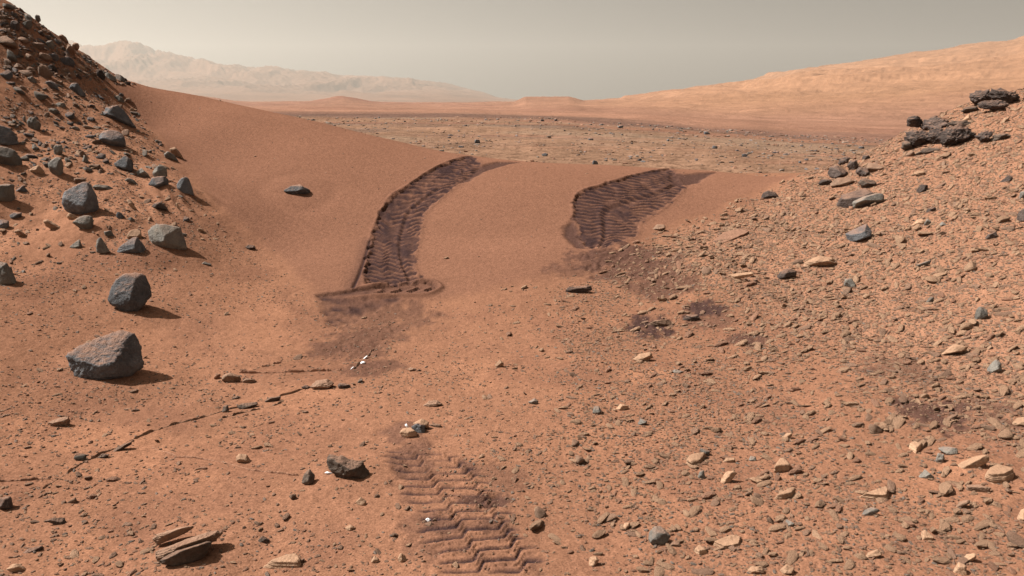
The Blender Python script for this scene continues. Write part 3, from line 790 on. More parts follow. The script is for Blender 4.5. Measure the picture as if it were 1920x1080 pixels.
HERO_SPOTS = []
def stone(name, label, P, mat, thick=0.8, rough=0.3, power=40, sub=None, strata=0.0, sdir=(0.2, 0.1, 1), knob=0.0, chips=5, cat='rock', group=None, base_v=None, seed=None, front=None, lift=0.0, depth_shift=0.0):
    """a standing stone whose outline from the photograph is P (photo pixels)"""
    P = np.asarray(P, float)
    seed = seed if seed is not None else (len(HERO_SPOTS) * 7 + 3)
    rs = np.random.default_rng(seed)
    u0, u1, v0, v1 = P[:, 0].min(), P[:, 0].max(), P[:, 1].min(), P[:, 1].max()
    uc, vc = (u0 + u1) / 2, (v0 + v1) / 2
    vb = base_v if base_v is not None else v1
    low = P[P[:, 1] > v1 - 0.2 * (v1 - v0)][:, 0].mean()
    foot = hits([(0.5 * uc + 0.5 * low, vb)])[0]
    D0 = np.linalg.norm(foot - CAM)
    px = D0 / FPX
    half = 0.5 * min(u1 - u0, (v1 - v0) * 1.5) * px * thick
    hd = foot - CAM; hd[2] = 0; hd /= np.linalg.norm(hd)
    ctr_y = foot + hd * (half * 0.75 + depth_shift)
    dc_ = ray(uc, vc); dc_ = dc_ / np.linalg.norm(dc_)
    t = np.dot(ctr_y - CAM, hd) / np.dot(dc_, hd)
    Cc = CAM + dc_ * t
    w = dc_; r_ = np.cross(w, (0, 0, 1)); r_ /= np.linalg.norm(r_); b_ = np.cross(r_, w)
    dirs = ray(P[:, 0], P[:, 1]); tt = t / (dirs @ w)
    W = CAM + dirs * tt[:, None] - Cc
    Q = hull2(np.stack([W @ r_, W @ b_], -1))
    cen = (Q.max(0) + Q.min(0)) / 2
    planes, dist = [], []
    for i in range(len(Q)):
        p, q = Q[i] - cen, Q[(i + 1) % len(Q)] - cen
        e = q - p; L = np.hypot(*e)
        if L < 1e-5: continue
        n2 = np.array([e[1], -e[0]]) / L
        dd = max(n2 @ p, 0.15 * half)
        for sgn in (-1, 1):
            ph = math.radians(rs.uniform(4, 58))
            planes.append((n2[0] * math.cos(ph), n2[1] * math.cos(ph), sgn * math.sin(ph))); dist.append(dd * math.cos(ph))
    for sgn in (-1, 1):
        for k in range(3):
            v_ = np.array([rs.uniform(-0.55, 0.55), rs.uniform(-0.35, 0.6), sgn]); v_ /= np.linalg.norm(v_)
            planes.append(tuple(v_)); dist.append(half * rs.uniform(0.72, 1.0))
    for fp in (front or []):
        v_ = np.array(fp[:3], float); v_ /= np.linalg.norm(v_)
        planes.append(tuple(v_)); dist.append(half * fp[3])
    corners = np.concatenate([np.c_[Q - cen, np.full(len(Q), sg * half * 0.6)] for sg in (-1, 1)])
    for k in range(chips):                      # broken-off corners
        v_ = rs.normal(size=3); v_[2] = -abs(v_[2]) * 1.2 if k % 3 else v_[2]; v_ /= np.linalg.norm(v_)
        planes.append(tuple(v_)); dist.append((corners @ v_).max() * rs.uniform(0.66, 0.86))
    ex = (np.ptp(Q[:, 0]) / 2, np.ptp(Q[:, 1]) / 2, half)
    if sub is None:
        big = max(u1 - u0, v1 - v0)
        sub = 6 if big > 100 else 5 if big > 42 else 4 if big > 16 else 3
    sl = (np.dot(sdir, r_), np.dot(sdir, b_), np.dot(sdir, w))
    p, f = cut_shape(planes, dist, ex, sub, power, rough, seed, strata, sl, 0, knob)
    # the weathering must not move the outline: bring it back to the measured size
    for k in (0, 1):
        lo, hi = Q[:, k].min() - cen[k], Q[:, k].max() - cen[k]
        a, b2 = p[:, k].min(), p[:, k].max()
        p[:, k] = lo + (p[:, k] - a) * (hi - lo) / (b2 - a)
    p[:, :2] += cen
    Wp = p[:, 0:1] * r_ + p[:, 1:2] * b_ + p[:, 2:3] * w
    gz = foot[2]
    org = np.array([Cc[0], Cc[1], gz])
    loc = Wp + Cc - org
    org[2] += ground_at(foot[0], foot[1])[0][0] - foot[2] - 0.06 * np.ptp(Q[:, 1]) + lift
    o = bpy.data.objects.new(name, mesh_from(name, loc, f, mat))
    C.objects.link(o); o.location = org
    HERO_SPOTS.append((Cc[0], Cc[1], max(ex[0], half)))
    return tag(o, label, cat, group)

def plate(name, label, P, mat='tan_sandstone', th=0.03, rough=0.10, sub=None, strata=0.08, tilt=0.0, cat='slab', group=None, lift=0.0, seed=None):
    """a flat slab lying on the ground: its outline is P where it meets the ground"""
    seed = seed if seed is not None else (len(HERO_SPOTS) * 5 + 1)
    rs = np.random.default_rng(seed)
    P = np.asarray(P, float)
    H = hits(P); c = H.mean(0)
    n = slope_normal(np.array([c[0]]), np.array([c[1]]))[0]
    n = n + np.array([rs.uniform(-.1, .1) + tilt, rs.uniform(-.15, .02), 0]); n /= np.linalg.norm(n)
    ex_ = np.cross((0, 1, 0), n); ex_ /= np.linalg.norm(ex_); ey_ = np.cross(n, ex_)
    W = H - c
    Q = hull2(np.stack([W @ ex_, W @ ey_], -1)); cen = (Q.max(0) + Q.min(0)) / 2
    planes, dist = [(0, 0, 1), (0, 0, -1)], [th, th * 1.2]
    for i in range(len(Q)):
        p, q = Q[i] - cen, Q[(i + 1) % len(Q)] - cen
        e = q - p; L = np.hypot(*e)
        if L < 1e-5: continue
        n2 = np.array([e[1], -e[0]]) / L; dd = max(n2 @ p, 0.01)
        ph = math.radians(rs.uniform(-12, 30))
        planes.append((n2[0] * math.cos(ph), n2[1] * math.cos(ph), math.sin(ph))); dist.append(dd * math.cos(ph) + 1e-3)
    if sub is None:
        big = np.ptp(P[:, 0]); sub = 5 if big > 40 else 4
    p, f = cut_shape(planes, dist, (np.ptp(Q[:, 0]) / 2, np.ptp(Q[:, 1]) / 2, th), sub, 22, rough, seed, strata, (0, 0, 1))
    p[:, :2] += cen
    Wp = p[:, 0:1] * ex_ + p[:, 1:2] * ey_ + p[:, 2:3] * n
    o = bpy.data.objects.new(name, mesh_from(name, Wp, f, mat))
    C.objects.link(o)
    g = ground_at(c[0], c[1])[0][0]
    o.location = (c[0], c[1], g + th * 0.45 + lift)
    HERO_SPOTS.append((c[0], c[1], np.ptp(Q[:, 0]) / 2))
    return tag(o, label, cat, group)


# ------------------------------------------------------------------ stones one can tell apart
R1 = ((0, 0), 3.0); R2 = ((0, 300), 3.375); R3 = ((0, 600), 2.25); R4 = ((100, 600), 6.0); R5 = ((1000, 640), 2.454)
R6 = ((1400, 680), 2.7); R7 = ((1400, 350), 3.087); R8 = ((1440, 60), 3.177); R9 = ((20, 0), 6.0); RM = ((100, 330), 6.0); RN = ((20, 180), 9.0); RV = ((240, 600), 3.6)
B, G, D, T_, W_, U_ = 'blue_grey_basalt', 'grey_stone', 'dark_conglomerate', 'tan_sandstone', 'brown_stone', 'umber_stone'

# the three great boulders on the left
stone('boulder', 'largest blue-grey boulder, tilted, casting a shadow on the sand at lower left', Z(*R4, [(138,440),(150,400),(210,360),(330,345),(480,270),(640,175),(720,150),(860,165),(940,190),(970,290),(1015,430),(1010,560),(960,600),(700,690),(560,750),(420,765),(310,720),(240,680),(190,560)]),
      B, thick=0.75, rough=0.28, power=20, base_v=729, cat='boulder', front=[(-0.35,0.75,-0.6,0.80),(0.15,-0.05,-1,0.72),(0.1,-0.8,-0.6,0.78)], seed=5)
stone('boulder', 'round faceted grey boulder with a pale chipped top, above the largest boulder', Z(*R2, [(690,860),(700,820),(730,770),(790,720),(850,712),(905,720),(935,775),(958,830),(960,870),(930,920),(895,975),(830,1000),(760,970),(700,935),(685,915)]),
      B, thick=0.95, rough=0.28, power=20, cat='boulder', front=[(-0.75,0.25,-0.6,0.78),(0.1,0.1,-1,0.84),(0.6,0.1,-0.7,0.8),(0.1,0.9,-0.4,0.82)], seed=9)
stone('boulder', 'smooth dark blue-grey boulder resting on two pale stones on the left slope', Z(*RM, [(88,240),(110,190),(200,140),(350,75),(410,95),(450,200),(505,270),(510,400),(480,440),(400,480),(290,480),(140,410),(95,320)]),
      B, thick=0.95, rough=0.28, power=20, cat='boulder', base_v=414, front=[(-0.8,0.2,-0.5,0.8),(0.2,0.3,-0.9,0.8),(0.0,-0.5,-0.8,0.86)], seed=14)
stone('rock', 'pale grey chunk propping the smooth dark boulder', Z(*RM, [(220,560),(290,500),(370,475),(445,490),(462,560),(462,650),(420,660),(330,640),(260,590)]), G, thick=0.7, cat='rock')
stone('rock', 'small pale stone under the left side of the smooth dark boulder', Z(*RM, [(150,480),(180,440),(230,460),(285,495),(270,520),(230,525),(160,500)]), T_, cat='rock')
stone('boulder', 'blocky grey boulder with a squared right end, right of the dark triangle rock', Z(*RM, [(1068,680),(1100,640),(1180,565),(1300,580),(1425,610),(1425,690),(1500,800),(1510,860),(1440,890),(1330,900),(1200,880),(1080,790)]), G, thick=0.8, rough=0.17, cat='boulder',
      front=[(-0.2,0.1,-1,0.8),(0.8,0.0,-0.6,0.75),(0,0.8,-0.5,0.8)], seed=21)
stone('rock', 'dark triangular rock just left of the blocky grey boulder', Z(*RM, [(720,890),(760,830),(900,730),(940,718),(1000,780),(1050,870),(1090,930),(900,938),(760,920)]), B, thick=0.7, rough=0.16, strata=0.05)
stone('rock', 'crumbly pale rock behind the dark triangular rock', Z(*RM, [(830,720),(870,660),(950,640),(1000,680),(1000,750),(940,765),(840,745)]), T_, rough=0.3)
stone('rock', 'thin upright grey wedge left of the dark triangular rock', Z(*RM, [(487,870),(505,710),(540,705),(590,790),(650,890),(640,905),(560,890)]), G, thick=0.5, rough=0.1)
stone('rock', 'two-lobed grey stone left of the thin upright wedge', Z(*RM, [(180,810),(220,770),(300,712),(325,790),(330,830),(270,830),(200,830)]), G, rough=0.2)
stone('rock', 'pointed upper half of the split grey rock on the left slope', Z(*R2, [(970,130),(985,100),(1022,72),(1060,95),(1066,150),(1030,155),(985,155)]), G, base_v=352, thick=0.8, lift=0.0)
stone('rock', 'dark lower half of the split grey rock on the left slope', Z(*R2, [(943,195),(970,155),(1040,140),(1070,165),(1068,205),(1010,225),(955,215)]), B, thick=0.8)
stone('rock', 'grey cone-shaped rock right of the split rock', Z(*RM, [(1395,190),(1430,120),(1480,58),(1530,90),(1570,190),(1590,280),(1520,270),(1430,230)]), B, thick=0.7, rough=0.12)
stone('rock', 'dark angular rock below the split grey rock', Z(*RM, [(1115,370),(1140,330),(1210,312),(1270,370),(1310,435),(1200,425)]), D)
stone('rock', 'slender pale stone lying uphill of the dark angular rock', Z(*RM, [(805,80),(840,50),(900,70),(985,155),(930,140),(850,105)]), G)
stone('rock', 'small pale elongated stone in the middle of the left slope sand', Z(*RM, [(840,320),(880,310),(945,400),(905,405),(860,350)]), T_)
stone('rock', 'small white-faced stone near the foot of the dune, right of the blocky boulder', Z(*RM, [(1610,590),(1650,566),(1700,610),(1745,645),(1660,605)]), T_)
stone('rock', 'flat stone half buried behind the smooth dark boulder', Z(*RM, [(440,150),(500,120),(600,130),(680,180),(560,188)]), G, rough=0.25)
stone('rock', 'small grey stone right of the shadow of the smooth dark boulder', Z(*RM, [(840,525),(880,500),(920,535),(925,555),(870,560)]), G)
stone('rock', 'pale flat-topped stone below the shadow of the smooth dark boulder', Z(*RM, [(565,620),(650,610),(690,680),(640,697),(580,665)]), G)
stone('rock', 'small pale pebble-sized stone above the blocky boulder', Z(*RM, [(1062,500),(1080,465),(1105,480),(1120,512),(1075,516)]), T_)
stone('rock', 'small pitted stone on the sand below the blocky boulder', Z(*RM, [(1665,990),(1700,960),(1780,990),(1780,1015),(1690,1005)]), G)
stone('rock', 'tiny upright pale stone right of the dark angular rock', Z(*RM, [(1380,335),(1395,330),(1425,390),(1420,402),(1395,395)]), T_)

# left slope, middle and upper part
stone('boulder', 'dome-shaped grey boulder high on the left slope', Z(*R1, [(555,780),(575,755),(610,738),(650,745),(690,770),(708,800),(710,850),(660,850),(600,830),(560,805)]), B, thick=0.9, rough=0.2, power=12, cat='boulder')
stone('boulder', 'dark cleft boulder above the dome-shaped boulder', Z(*R1, [(580,640),(600,610),(660,598),(700,630),(712,655),(770,735),(740,735),(690,710),(640,690),(590,670)]), B, thick=0.8, rough=0.22, cat='boulder', strata=0.06, sdir=(0.5,0.2,1))
stone('rock', 'leaning dark rock with a lit grey top, upper left slope', Z(*R9, [(655,970),(690,920),(740,912),(800,990),(850,1065),(780,1080),(710,1040)]), B, thick=0.8)
stone('rock', 'bluish tan-tipped rock just below the dome-shaped boulder', Z(*R1, [(640,915),(700,872),(735,900),(752,940),(740,970),(690,960),(645,935)]), B, thick=0.8)
stone('rock', 'sharp-edged white and dark stone left of the split grey rock', Z(*R1, [(765,960),(795,938),(835,975),(845,1000),(790,998),(768,985)]), G, rough=0.08)
stone('rock', 'two-tone stump of rock with a dark top on the left slope', Z(*R1, [(268,905),(290,885),(350,885),(357,930),(358,995),(310,997),(275,960)]), G, thick=0.8)
stone('boulder', 'big rounded cracked boulder cut by the left edge of the picture', Z(*R1, [(-60,850),(-20,822),(40,830),(90,850),(125,905),(130,960),(90,972),(30,955),(-40,940)]), G, thick=0.9, rough=0.2, cat='boulder')
stone('boulder', 'layered grey boulder at the left edge above the cracked one', Z(*R1, [(-70,720),(-20,680),(50,700),(85,745),(105,790),(60,815),(-40,815)]), B, thick=0.8, strata=0.12, sdir=(0.3,0.0,1), cat='boulder')
stone('rock', 'barrel-shaped striped rock standing tilted near the left edge', Z(*RN, [(260,360),(300,300),(380,300),(470,350),(505,400),(490,500),(440,550),(340,520),(280,450)]), G, thick=0.8, strata=0.14, sdir=(0.9,0.1,-0.35))
stone('rock', 'thin upright flake left of the barrel-shaped striped rock', Z(*RN, [(195,340),(215,280),(245,310),(250,395),(210,380)]), G)
stone('rock', 'pale-topped rock beside the dune edge, upper left slope', Z(*R1, [(628,540),(660,528),(690,545),(703,575),(680,577),(640,562)]), G)
stone('rock', 'smooth dark oval rock left of the leaning dark rock', Z(*R9, [(395,920),(440,895),(510,940),(548,1020),(510,1025),(430,965)]), B)
stone('rock', 'round pale boulder in the upper talus', Z(*R9, [(395,500),(420,475),(470,470),(500,520),(490,570),(430,580),(400,550)]), G, rough=0.1)
stone('rock', 'round brown rock standing on the skyline of the left slope', Z(*R9, [(690,530),(720,500),(765,510),(778,550),(760,592),(715,575)]), W_, rough=0.1, base_v=99)
stone('rock', 'wide brown rock on the skyline above the round brown rock', Z(*R9, [(540,430),(580,410),(620,440),(655,510),(600,508)]), W_)
stone('rock', 'grey slab of rock where the dune meets the skyline talus', Z(*R9, [(1060,820),(1100,812),(1180,860),(1195,910),(1150,922),(1070,880)]), G)
stone('rock', 'grey rounded rock on the skyline near the top left corner', Z(*R9, [(275,210),(300,188),(330,205),(345,262),(310,282),(285,250)]), G)
stone('rock', 'pale wedge on the skyline near the top left corner', Z(*R9, [(190,155),(245,145),(272,192),(225,197)]), T_)
stone('rock', 'large dark rock in the talus at the top left corner', Z(*R9, [(0,255),(60,240),(105,290),(100,350),(30,372),(0,355)]), D)
stone('rock', 'long tan slab lying in the upper talus', Z(*R9, [(708,740),(750,735),(860,790),(865,825),(780,803),(715,775)]), T_)
stone('rock', 'dark block in the upper talus left of the round pale boulder', Z(*R9, [(300,370),(345,368),(375,400),(370,440),(310,425)]), D)
stone('rock', 'long dark sliver left of the round pale boulder', Z(*R9, [(250,430),(330,445),(395,500),(330,492),(260,462)]), B)
stone('rock', 'pointed grey rock with a lit face, left part of the upper slope', Z(*R9, [(185,870),(240,850),(295,920),(270,942),(220,932)]), G)
stone('rock', 'low grey mound of rock near the left edge, upper slope', Z(*R9, [(25,740),(70,695),(130,730),(160,775),(60,775)]), W_)
stone('rock', 'blunt grey rock below the pointed grey rock', Z(*RN, [(755,130),(820,100),(900,110),(930,150),(915,195),(820,188)]), G)
stone('rock', 'dark half-buried rock beside the cracked boulder at the left', Z(*RN, [(220,960),(300,920),(380,930),(440,970),(460,1008),(330,1010)]), B)
stone('rock', 'dark rounded stone left of the cleft boulder', Z(*RN, [(1285,390),(1320,355),(1400,360),(1435,410),(1390,440),(1310,437)]), B)
stone('rock', 'pale low stone between the barrel-shaped rock and the dome boulder', Z(*RN, [(1010,505),(1060,475),(1130,490),(1185,552),(1100,548)]), G)
stone('rock', 'layered stone with a dark band, above the two-tone stump', Z(*RN, [(720,840),(760,800),(870,800),(880,870),(865,990),(740,1000),(725,930)]), G, strata=0.12)
stone('rock', 'flat pale stone left of the two-tone stump', Z(*R1, [(165,955),(215,930),(245,960),(260,1000),(220,997),(175,972)]), T_)
stone('rock', 'dark wedge at the foot of the upper slope beside the dune', Z(*R1, [(920,865),(940,850),(975,870),(1005,910),(960,902),(925,887)]), G)
stone('rock', 'pale stone uphill of the dark wedge beside the dune', Z(*R1, [(953,830),(985,820),(1010,845),(1035,890),(1000,887),(960,857)]), T_)
stone('rock', 'square dark rock cut by the left edge beside the smooth dark boulder', Z(*R2, [(-30,160),(20,148),(90,150),(95,215),(97,275),(30,282),(-30,265)]), G, strata=0.05)
stone('rock', 'small dark peaked rock right of the square dark rock', Z(*R2, [(100,190),(145,160),(175,190),(175,212),(110,210)]), B)
stone('rock', 'low dark stone left of the pale propping chunk', Z(*R2, [(55,325),(80,310),(135,312),(133,345),(100,360),(60,347)]), B)
stone('rock', 'dark stone cut by the left edge, left of the thin upright wedge', Z(*R2, [(-30,385),(0,370),(55,378),(60,410),(50,432),(-20,432)]), B)
stone('rock', 'broken grey boulder with a pale foot at the left edge, level with the faceted boulder', Z(*R2, [(-50,700),(0,662),(35,660),(45,700),(85,735),(110,790),(108,815),(60,803),(-40,805)]), G, rough=0.25, cat='boulder')
stone('rock', 'tan slab lying left of the pale propping chunk', Z(*R2, [(275,400),(300,390),(395,440),(400,465),(350,462),(290,430)]), T_)
stone('rock', 'flat tan stone near the left edge, left of the thin upright wedge', Z(*R2, [(90,462),(120,445),(180,490),(175,508),(130,500)]), T_)
stone('rock', 'small dark stone alone at the foot of the dune', Z(*R2, [(1550,540),(1570,525),(1605,530),(1618,550),(1570,560)]), D)

# rock on the dune
stone('rock', 'grey pointed rock half buried in the middle of the dune face', [(532,362),(545,352),(562,348),(582,361),(578,369),(550,371)], B, thick=0.8)

# foreground left
stone('rock', 'long tilted layered slab, upper piece of the broken stone at bottom left', Z(*R3, [(655,1005),(670,985),(780,950),(850,915),(930,897),(943,908),(905,945),(805,1000),(745,1032),(695,1048),(660,1036)]), W_, thick=0.55, rough=0.26, strata=0.05, base_v=1066, sdir=(-0.35,0.1,1))
stone('rock', 'dark block under the long tilted slab at bottom left', Z(*R3, [(675,1045),(740,1005),(895,958),(892,995),(860,1035),(800,1060),(750,1069),(700,1058)]), U_, thick=0.7, rough=0.3, lift=0.015)
stone('rock', 'shorter tilted slab behind the long tilted slab at bottom left', Z(*R3, [(645,945),(660,920),(760,890),(820,885),(810,900),(740,935),(660,968)]), W_, thick=0.6, rough=0.26, strata=0.08, base_v=1035, sdir=(-0.35,0.1,1))
stone('rock', 'tan flat-topped stone below left of the largest boulder', Z(*R3, [(200,430),(240,412),(285,405),(298,425),(285,450),(230,452)]), W_, strata=0.08)
stone('rock', 'dark stone cut by the left edge in the foreground', Z(*R3, [(-20,745),(45,735),(52,760),(52,797),(-10,792)]), D)
stone('rock', 'low tan stone with a dark face, left foreground', Z(*R3, [(190,845),(225,830),(270,830),(285,862),(240,864)]), U_)
stone('rock', 'thin dark slab tilted up from the sand, bottom left', Z(*R3, [(92,982),(120,960),(180,948),(182,965),(150,985),(100,992)]), D, thick=1.2)
stone('rock', 'pale angular stone at the bottom left corner', Z(*R3, [(25,1048),(60,1020),(100,1035),(125,1054),(50,1062)]), T_)
stone('rock', 'smooth rounded pale stone alone in the left foreground', Z(*R3, [(995,575),(1010,558),(1040,562),(1060,595),(1030,602),(998,592)]), T_, rough=0.06)
stone('rock', 'upright brown stone left of the long layered rock', Z(*R3, [(1272,680),(1280,645),(1305,622),(1328,650),(1325,680),(1295,693)]), U_)
stone('rock', 'long dark layered rock left of the tread prints', Z(*RC, [(116,605),(122,566),(150,573),(200,586),(270,596),(298,630),(303,668),(270,684),(180,674),(140,645)]), U_, thick=0.7, rough=0.55, knob=0.12, strata=0.05, power=60, chips=2, seed=31)
stone('rock', 'small dark pointed stone at the bottom, right of the tilted slabs', Z(*R3, [(1088,925),(1105,902),(1138,920),(1130,936),(1090,934)]), U_)
plate('slab', 'pale thin slab lying flat at the bottom, right of the tilted slabs', Z(*R3, [(1128,1028),(1190,1003),(1250,992),(1270,1020),(1260,1032),(1150,1034)]), th=0.018)
stone('rock', 'rounded tan stone below the long dark layered rock', Z(*RC, [(240,760),(262,738),(285,755),(285,772),(250,776)]), T_, rough=0.08)
stone('rock', 'flat tan stone left of the chevron prints', Z(*RC, [(195,865),(215,852),(240,865),(225,880),(200,880)]), T_)
stone('rock', 'pale upright stone nearest the chevron prints at bottom left', Z(*RC, [(418,1000),(430,972),(450,985),(455,1005),(430,1014)]), T_)
stone('rock', 'small pale stone left of the upright stone by the chevron prints', Z(*RC, [(305,1005),(320,980),(340,998),(335,1012),(310,1014)]), T_)

# crushed rock in the wheel's path
stone('rock', 'tan front half of the crushed rock above the tread prints', Z(*RC, [(426,482),(440,462),(470,458),(500,480),(502,500),(450,507)]), T_, rough=0.2)
stone('rock', 'tan back half of the crushed rock above the tread prints', Z(*RC, [(482,445),(520,425),(550,440),(548,465),(500,460)]), T_, rough=0.2, base_v=812)
stone('rock', 'dark blue broken core between the halves of the crushed rock', Z(*RC, [(476,458),(500,443),(535,455),(535,490),(515,497),(490,475)]), B, base_v=818, rough=0.3)
stone('crystal_chip', 'white chip on the left side of the crushed rock', Z(*RC, [(448,452),(456,447),(464,462),(458,466)]), 'bright_sulphate', base_v=812, cat='chip')
stone('crystal_chip', 'white chip beside the dark scuff in the tread prints', Z(*RC, [(534,830),(546,824),(558,833),(545,842)]), 'bright_sulphate', cat='chip')
stone('crystal_chip', 'larger white crystal clump in the vein above the foreground', Z(*RV, [(1568,292),(1582,280),(1604,287),(1596,300),(1572,301)]), 'bright_sulphate', cat='chip')
stone('crystal_chip', 'upper white crystal sliver in the vein above the foreground', Z(*RV, [(1588,258),(1612,238),(1622,243),(1598,264)]), 'bright_sulphate', cat='chip')
stone('crystal_chip', 'lower white crystal sliver in the vein above the foreground', Z(*RV, [(1502,326),(1518,310),(1528,314),(1510,330)]), 'bright_sulphate', cat='chip')
stone('crystal_chip', 'white chip left of the long dark layered rock', Z(*RC, [(110,652),(122,646),(146,655),(128,660)]), 'bright_sulphate', cat='chip')

# middle foreground
stone('rock', 'layered tan stone upslope of the crushed rock', Z(*RC, [(525,366),(550,345),(585,342),(607,360),(560,371)]), W_, strata=0.14)
stone('rock', 'pale square block right of the vein crystals', Z(*RC, [(828,190),(848,165),(865,180),(862,192),(840,201)]), T_, rough=0.06)
stone('rock', 'dark chunk right of the layered tan stone', Z(*RC, [(968,350),(995,333),(1012,345),(1010,355),(985,361)]), G)
stone('rock', 'smooth dark pebble right of the vein crystals', Z(*RC, [(460,207),(475,197),(498,206),(490,214),(470,216)]), W_, rough=0.06)
stone('rock', 'big grey wedge-shaped rock at the bottom, right of the tread prints', Z(*R5, [(528,928),(535,885),(570,855),(600,870),(632,905),(612,935),(560,950),(540,952)]), G, rough=0.16)
stone('rock', 'tan lump touching the big grey wedge at the bottom', Z(*R5, [(610,940),(640,922),(670,930),(678,950),(640,955)]), W_)
stone('rock', 'pale-sided stone at the bottom between the prints and the grey wedge', Z(*R5, [(255,1032),(260,990),(285,985),(302,1005),(280,1034)]), T_)
stone('rock', 'smooth upright egg-shaped stone in the middle of the gravel', Z(*R5, [(272,325),(280,295),(300,290),(315,315),(295,330)]), G, rough=0.06)
stone('rock', 'pale smooth stone right of the egg-shaped stone', Z(*R5, [(380,302),(400,275),(440,285),(430,299),(395,308)]), T_, rough=0.08)
stone('rock', 'rough grey stone right of the egg-shaped stone', Z(*R5, [(480,365),(495,340),(525,352),(522,368),(490,374)]), G)
stone('rock', 'layered pale slab above the gravel centre', Z(*R5, [(455,88),(490,57),(530,48),(552,70),(500,97)]), T_, strata=0.14)
stone('rock', 'dark low stone right of the layered pale slab', Z(*R5, [(630,150),(655,132),(688,142),(680,152)]), G)
plate('slab', 'pale flat kite-shaped slab on the gravel right of centre', Z(*R5, [(703,566),(725,540),(795,522),(770,562),(735,577)]), th=0.02)
stone('rock', 'split layered tan rock right of the kite-shaped slab', Z(*R5, [(860,642),(890,595),(925,590),(940,605),(925,622),(900,652),(870,657)]), T_, strata=0.14, sdir=(-0.6,0.2,0.8))
stone('rock', 'grey ribbed stone left of the split layered tan rock', Z(*R5, [(757,625),(765,590),(785,588),(792,625),(775,630)]), G, strata=0.1, sdir=(1,0,0.2))
stone('rock', 'tan stone with a shadowed right end, above the split tan rock', Z(*R5, [(872,552),(885,530),(925,530),(930,542),(900,555)]), T_)
stone('rock', 'dark square stone above the split tan rock', Z(*R5, [(990,545),(1000,518),(1025,522),(1028,545)]), G)
stone('rock', 'pale two-part stone at the bottom, right of the grey wedge', Z(*R5, [(985,1057),(1010,1035),(1055,1045),(1062,1066),(1000,1077)]), T_)
plate('slab', 'pale three-cornered flake at the bottom right of the grey wedge', Z(*R5, [(742,970),(765,950),(800,972),(765,980)]), th=0.015)
plate('slab', 'broad pale slab sunk in the soil right of the grey wedge', Z(*R5, [(830,940),(880,930),(915,905),(955,910),(945,945),(880,958)]), th=0.012)
stone('rock', 'pale rounded stone left of the grey wedge', Z(*R5, [(410,868),(420,838),(445,835),(445,855),(425,872)]), T_)

# lower right
stone('rock', 'long thick tan slab split along its edge, lower right', Z(*R6, [(1061,530),(1080,505),(1150,475),(1215,465),(1230,485),(1225,497),(1150,545),(1095,570)]), T_, thick=1.1, strata=0.10, rough=0.1, sdir=(-0.2,0.2,1))
plate('slab', 'round pale slab right of the long thick slab', Z(*R6, [(1208,595),(1215,568),(1265,545),(1330,560),(1350,582),(1310,603),(1240,609)]), th=0.03)
stone('rock', 'flat grey-tan slab below the long thick slab', Z(*R6, [(1108,635),(1115,610),(1175,610),(1240,625),(1220,655),(1120,657)]), W_, strata=0.1)
stone('rock', 'broad grey rock above left of the long thick slab', Z(*R6, [(970,432),(1010,420),(1060,430),(1070,460),(1020,472)]), G)
stone('rock', 'upright grey stone left of the long thick slab', Z(*R6, [(955,498),(970,455),(1000,470),(997,505),(965,510)]), G)
stone('rock', 'grey pyramid-shaped rock, lower right', Z(*R6, [(870,570),(905,532),(950,572),(920,589),(878,582)]), G)
stone('rock', 'small pale spike right of the grey pyramid', Z(*R6, [(982,572),(995,538),(1008,576)]), T_)
stone('rock', 'pale cone-shaped stone near the bottom right', Z(*R6, [(884,897),(885,845),(905,838),(945,870),(950,880),(930,892)]), T_, rough=0.1)
stone('rock', 'pale flat-topped brick-like stone at the bottom, right half', Z(*R6, [(600,985),(615,960),(665,943),(687,970),(660,987),(610,995)]), T_, rough=0.08)
plate('slab', 'pale fan-shaped slab lying flat, lower right', Z(*R6, [(576,682),(640,660),(705,642),(717,660),(710,687),(640,690)]), th=0.02)
plate('slab', 'pale slab with a cracked top, right of the split tan rock', Z(*R6, [(136,557),(165,517),(190,520),(217,547),(180,552)]), th=0.03)
stone('rock', 'pale small angular stone beside the cracked slab', Z(*R6, [(15,582),(40,573),(82,590),(60,612)]), T_)
plate('slab', 'thin tan slab tilted at the left of the lower right rubble', Z(*R6, [(143,690),(195,665),(247,660),(230,682),(180,692)]), th=0.022)
stone('rock', 'grey hollowed slab below the fan-shaped slab', Z(*R6, [(578,780),(600,740),(635,725),(677,742),(630,762)]), G)
stone('rock', 'grey low triangular stone, lower right rubble', Z(*R6, [(180,827),(210,790),(245,810),(230,828)]), G)
stone('rock', 'grey-tan long stone below the flat grey-tan slab', Z(*R6, [(1052,733),(1085,695),(1130,685),(1132,705),(1070,735)]), W_)
stone('rock', 'pale stone cut by the right edge, lower right', Z(*R6, [(1368,785),(1380,742),(1410,725),(1440,750),(1430,795)]), T_)
stone('rock', 'pale pointed stone at the bottom right corner', Z(*R6, [(1045,1060),(1070,1008),(1110,1030),(1118,1078),(1050,1082)]), T_)
stone('rock', 'pale slab leaning above the pointed stone at the bottom right corner', Z(*R6, [(1086,998),(1110,965),(1155,958),(1162,985),(1100,1012)]), T_)
stone('rock', 'pale block at the bottom edge, right of centre', Z(*R6, [(167,1053),(205,1023),(242,1045),(237,1074),(180,1078)]), T_)
stone('rock', 'pale lump at the bottom edge left of the pale block', Z(*R6, [(3,1053),(25,1035),(75,1033),(92,1060),(40,1074)]), T_)
stone('rock', 'tan chunks cut by the right edge beside the dark scuff', Z(*R6, [(1338,312),(1370,280),(1410,273),(1425,320),(1350,327)]), T_)
plate('slab', 'pale shard left of the broad grey rock, lower right', Z(*R6, [(822,425),(850,412),(890,420),(860,450)]), th=0.02)
stone('rock', 'tan-topped stone in the rubble left of the dark scuff', Z(*R6, [(178,375),(205,345),(232,342),(232,360),(200,382)]), T_)

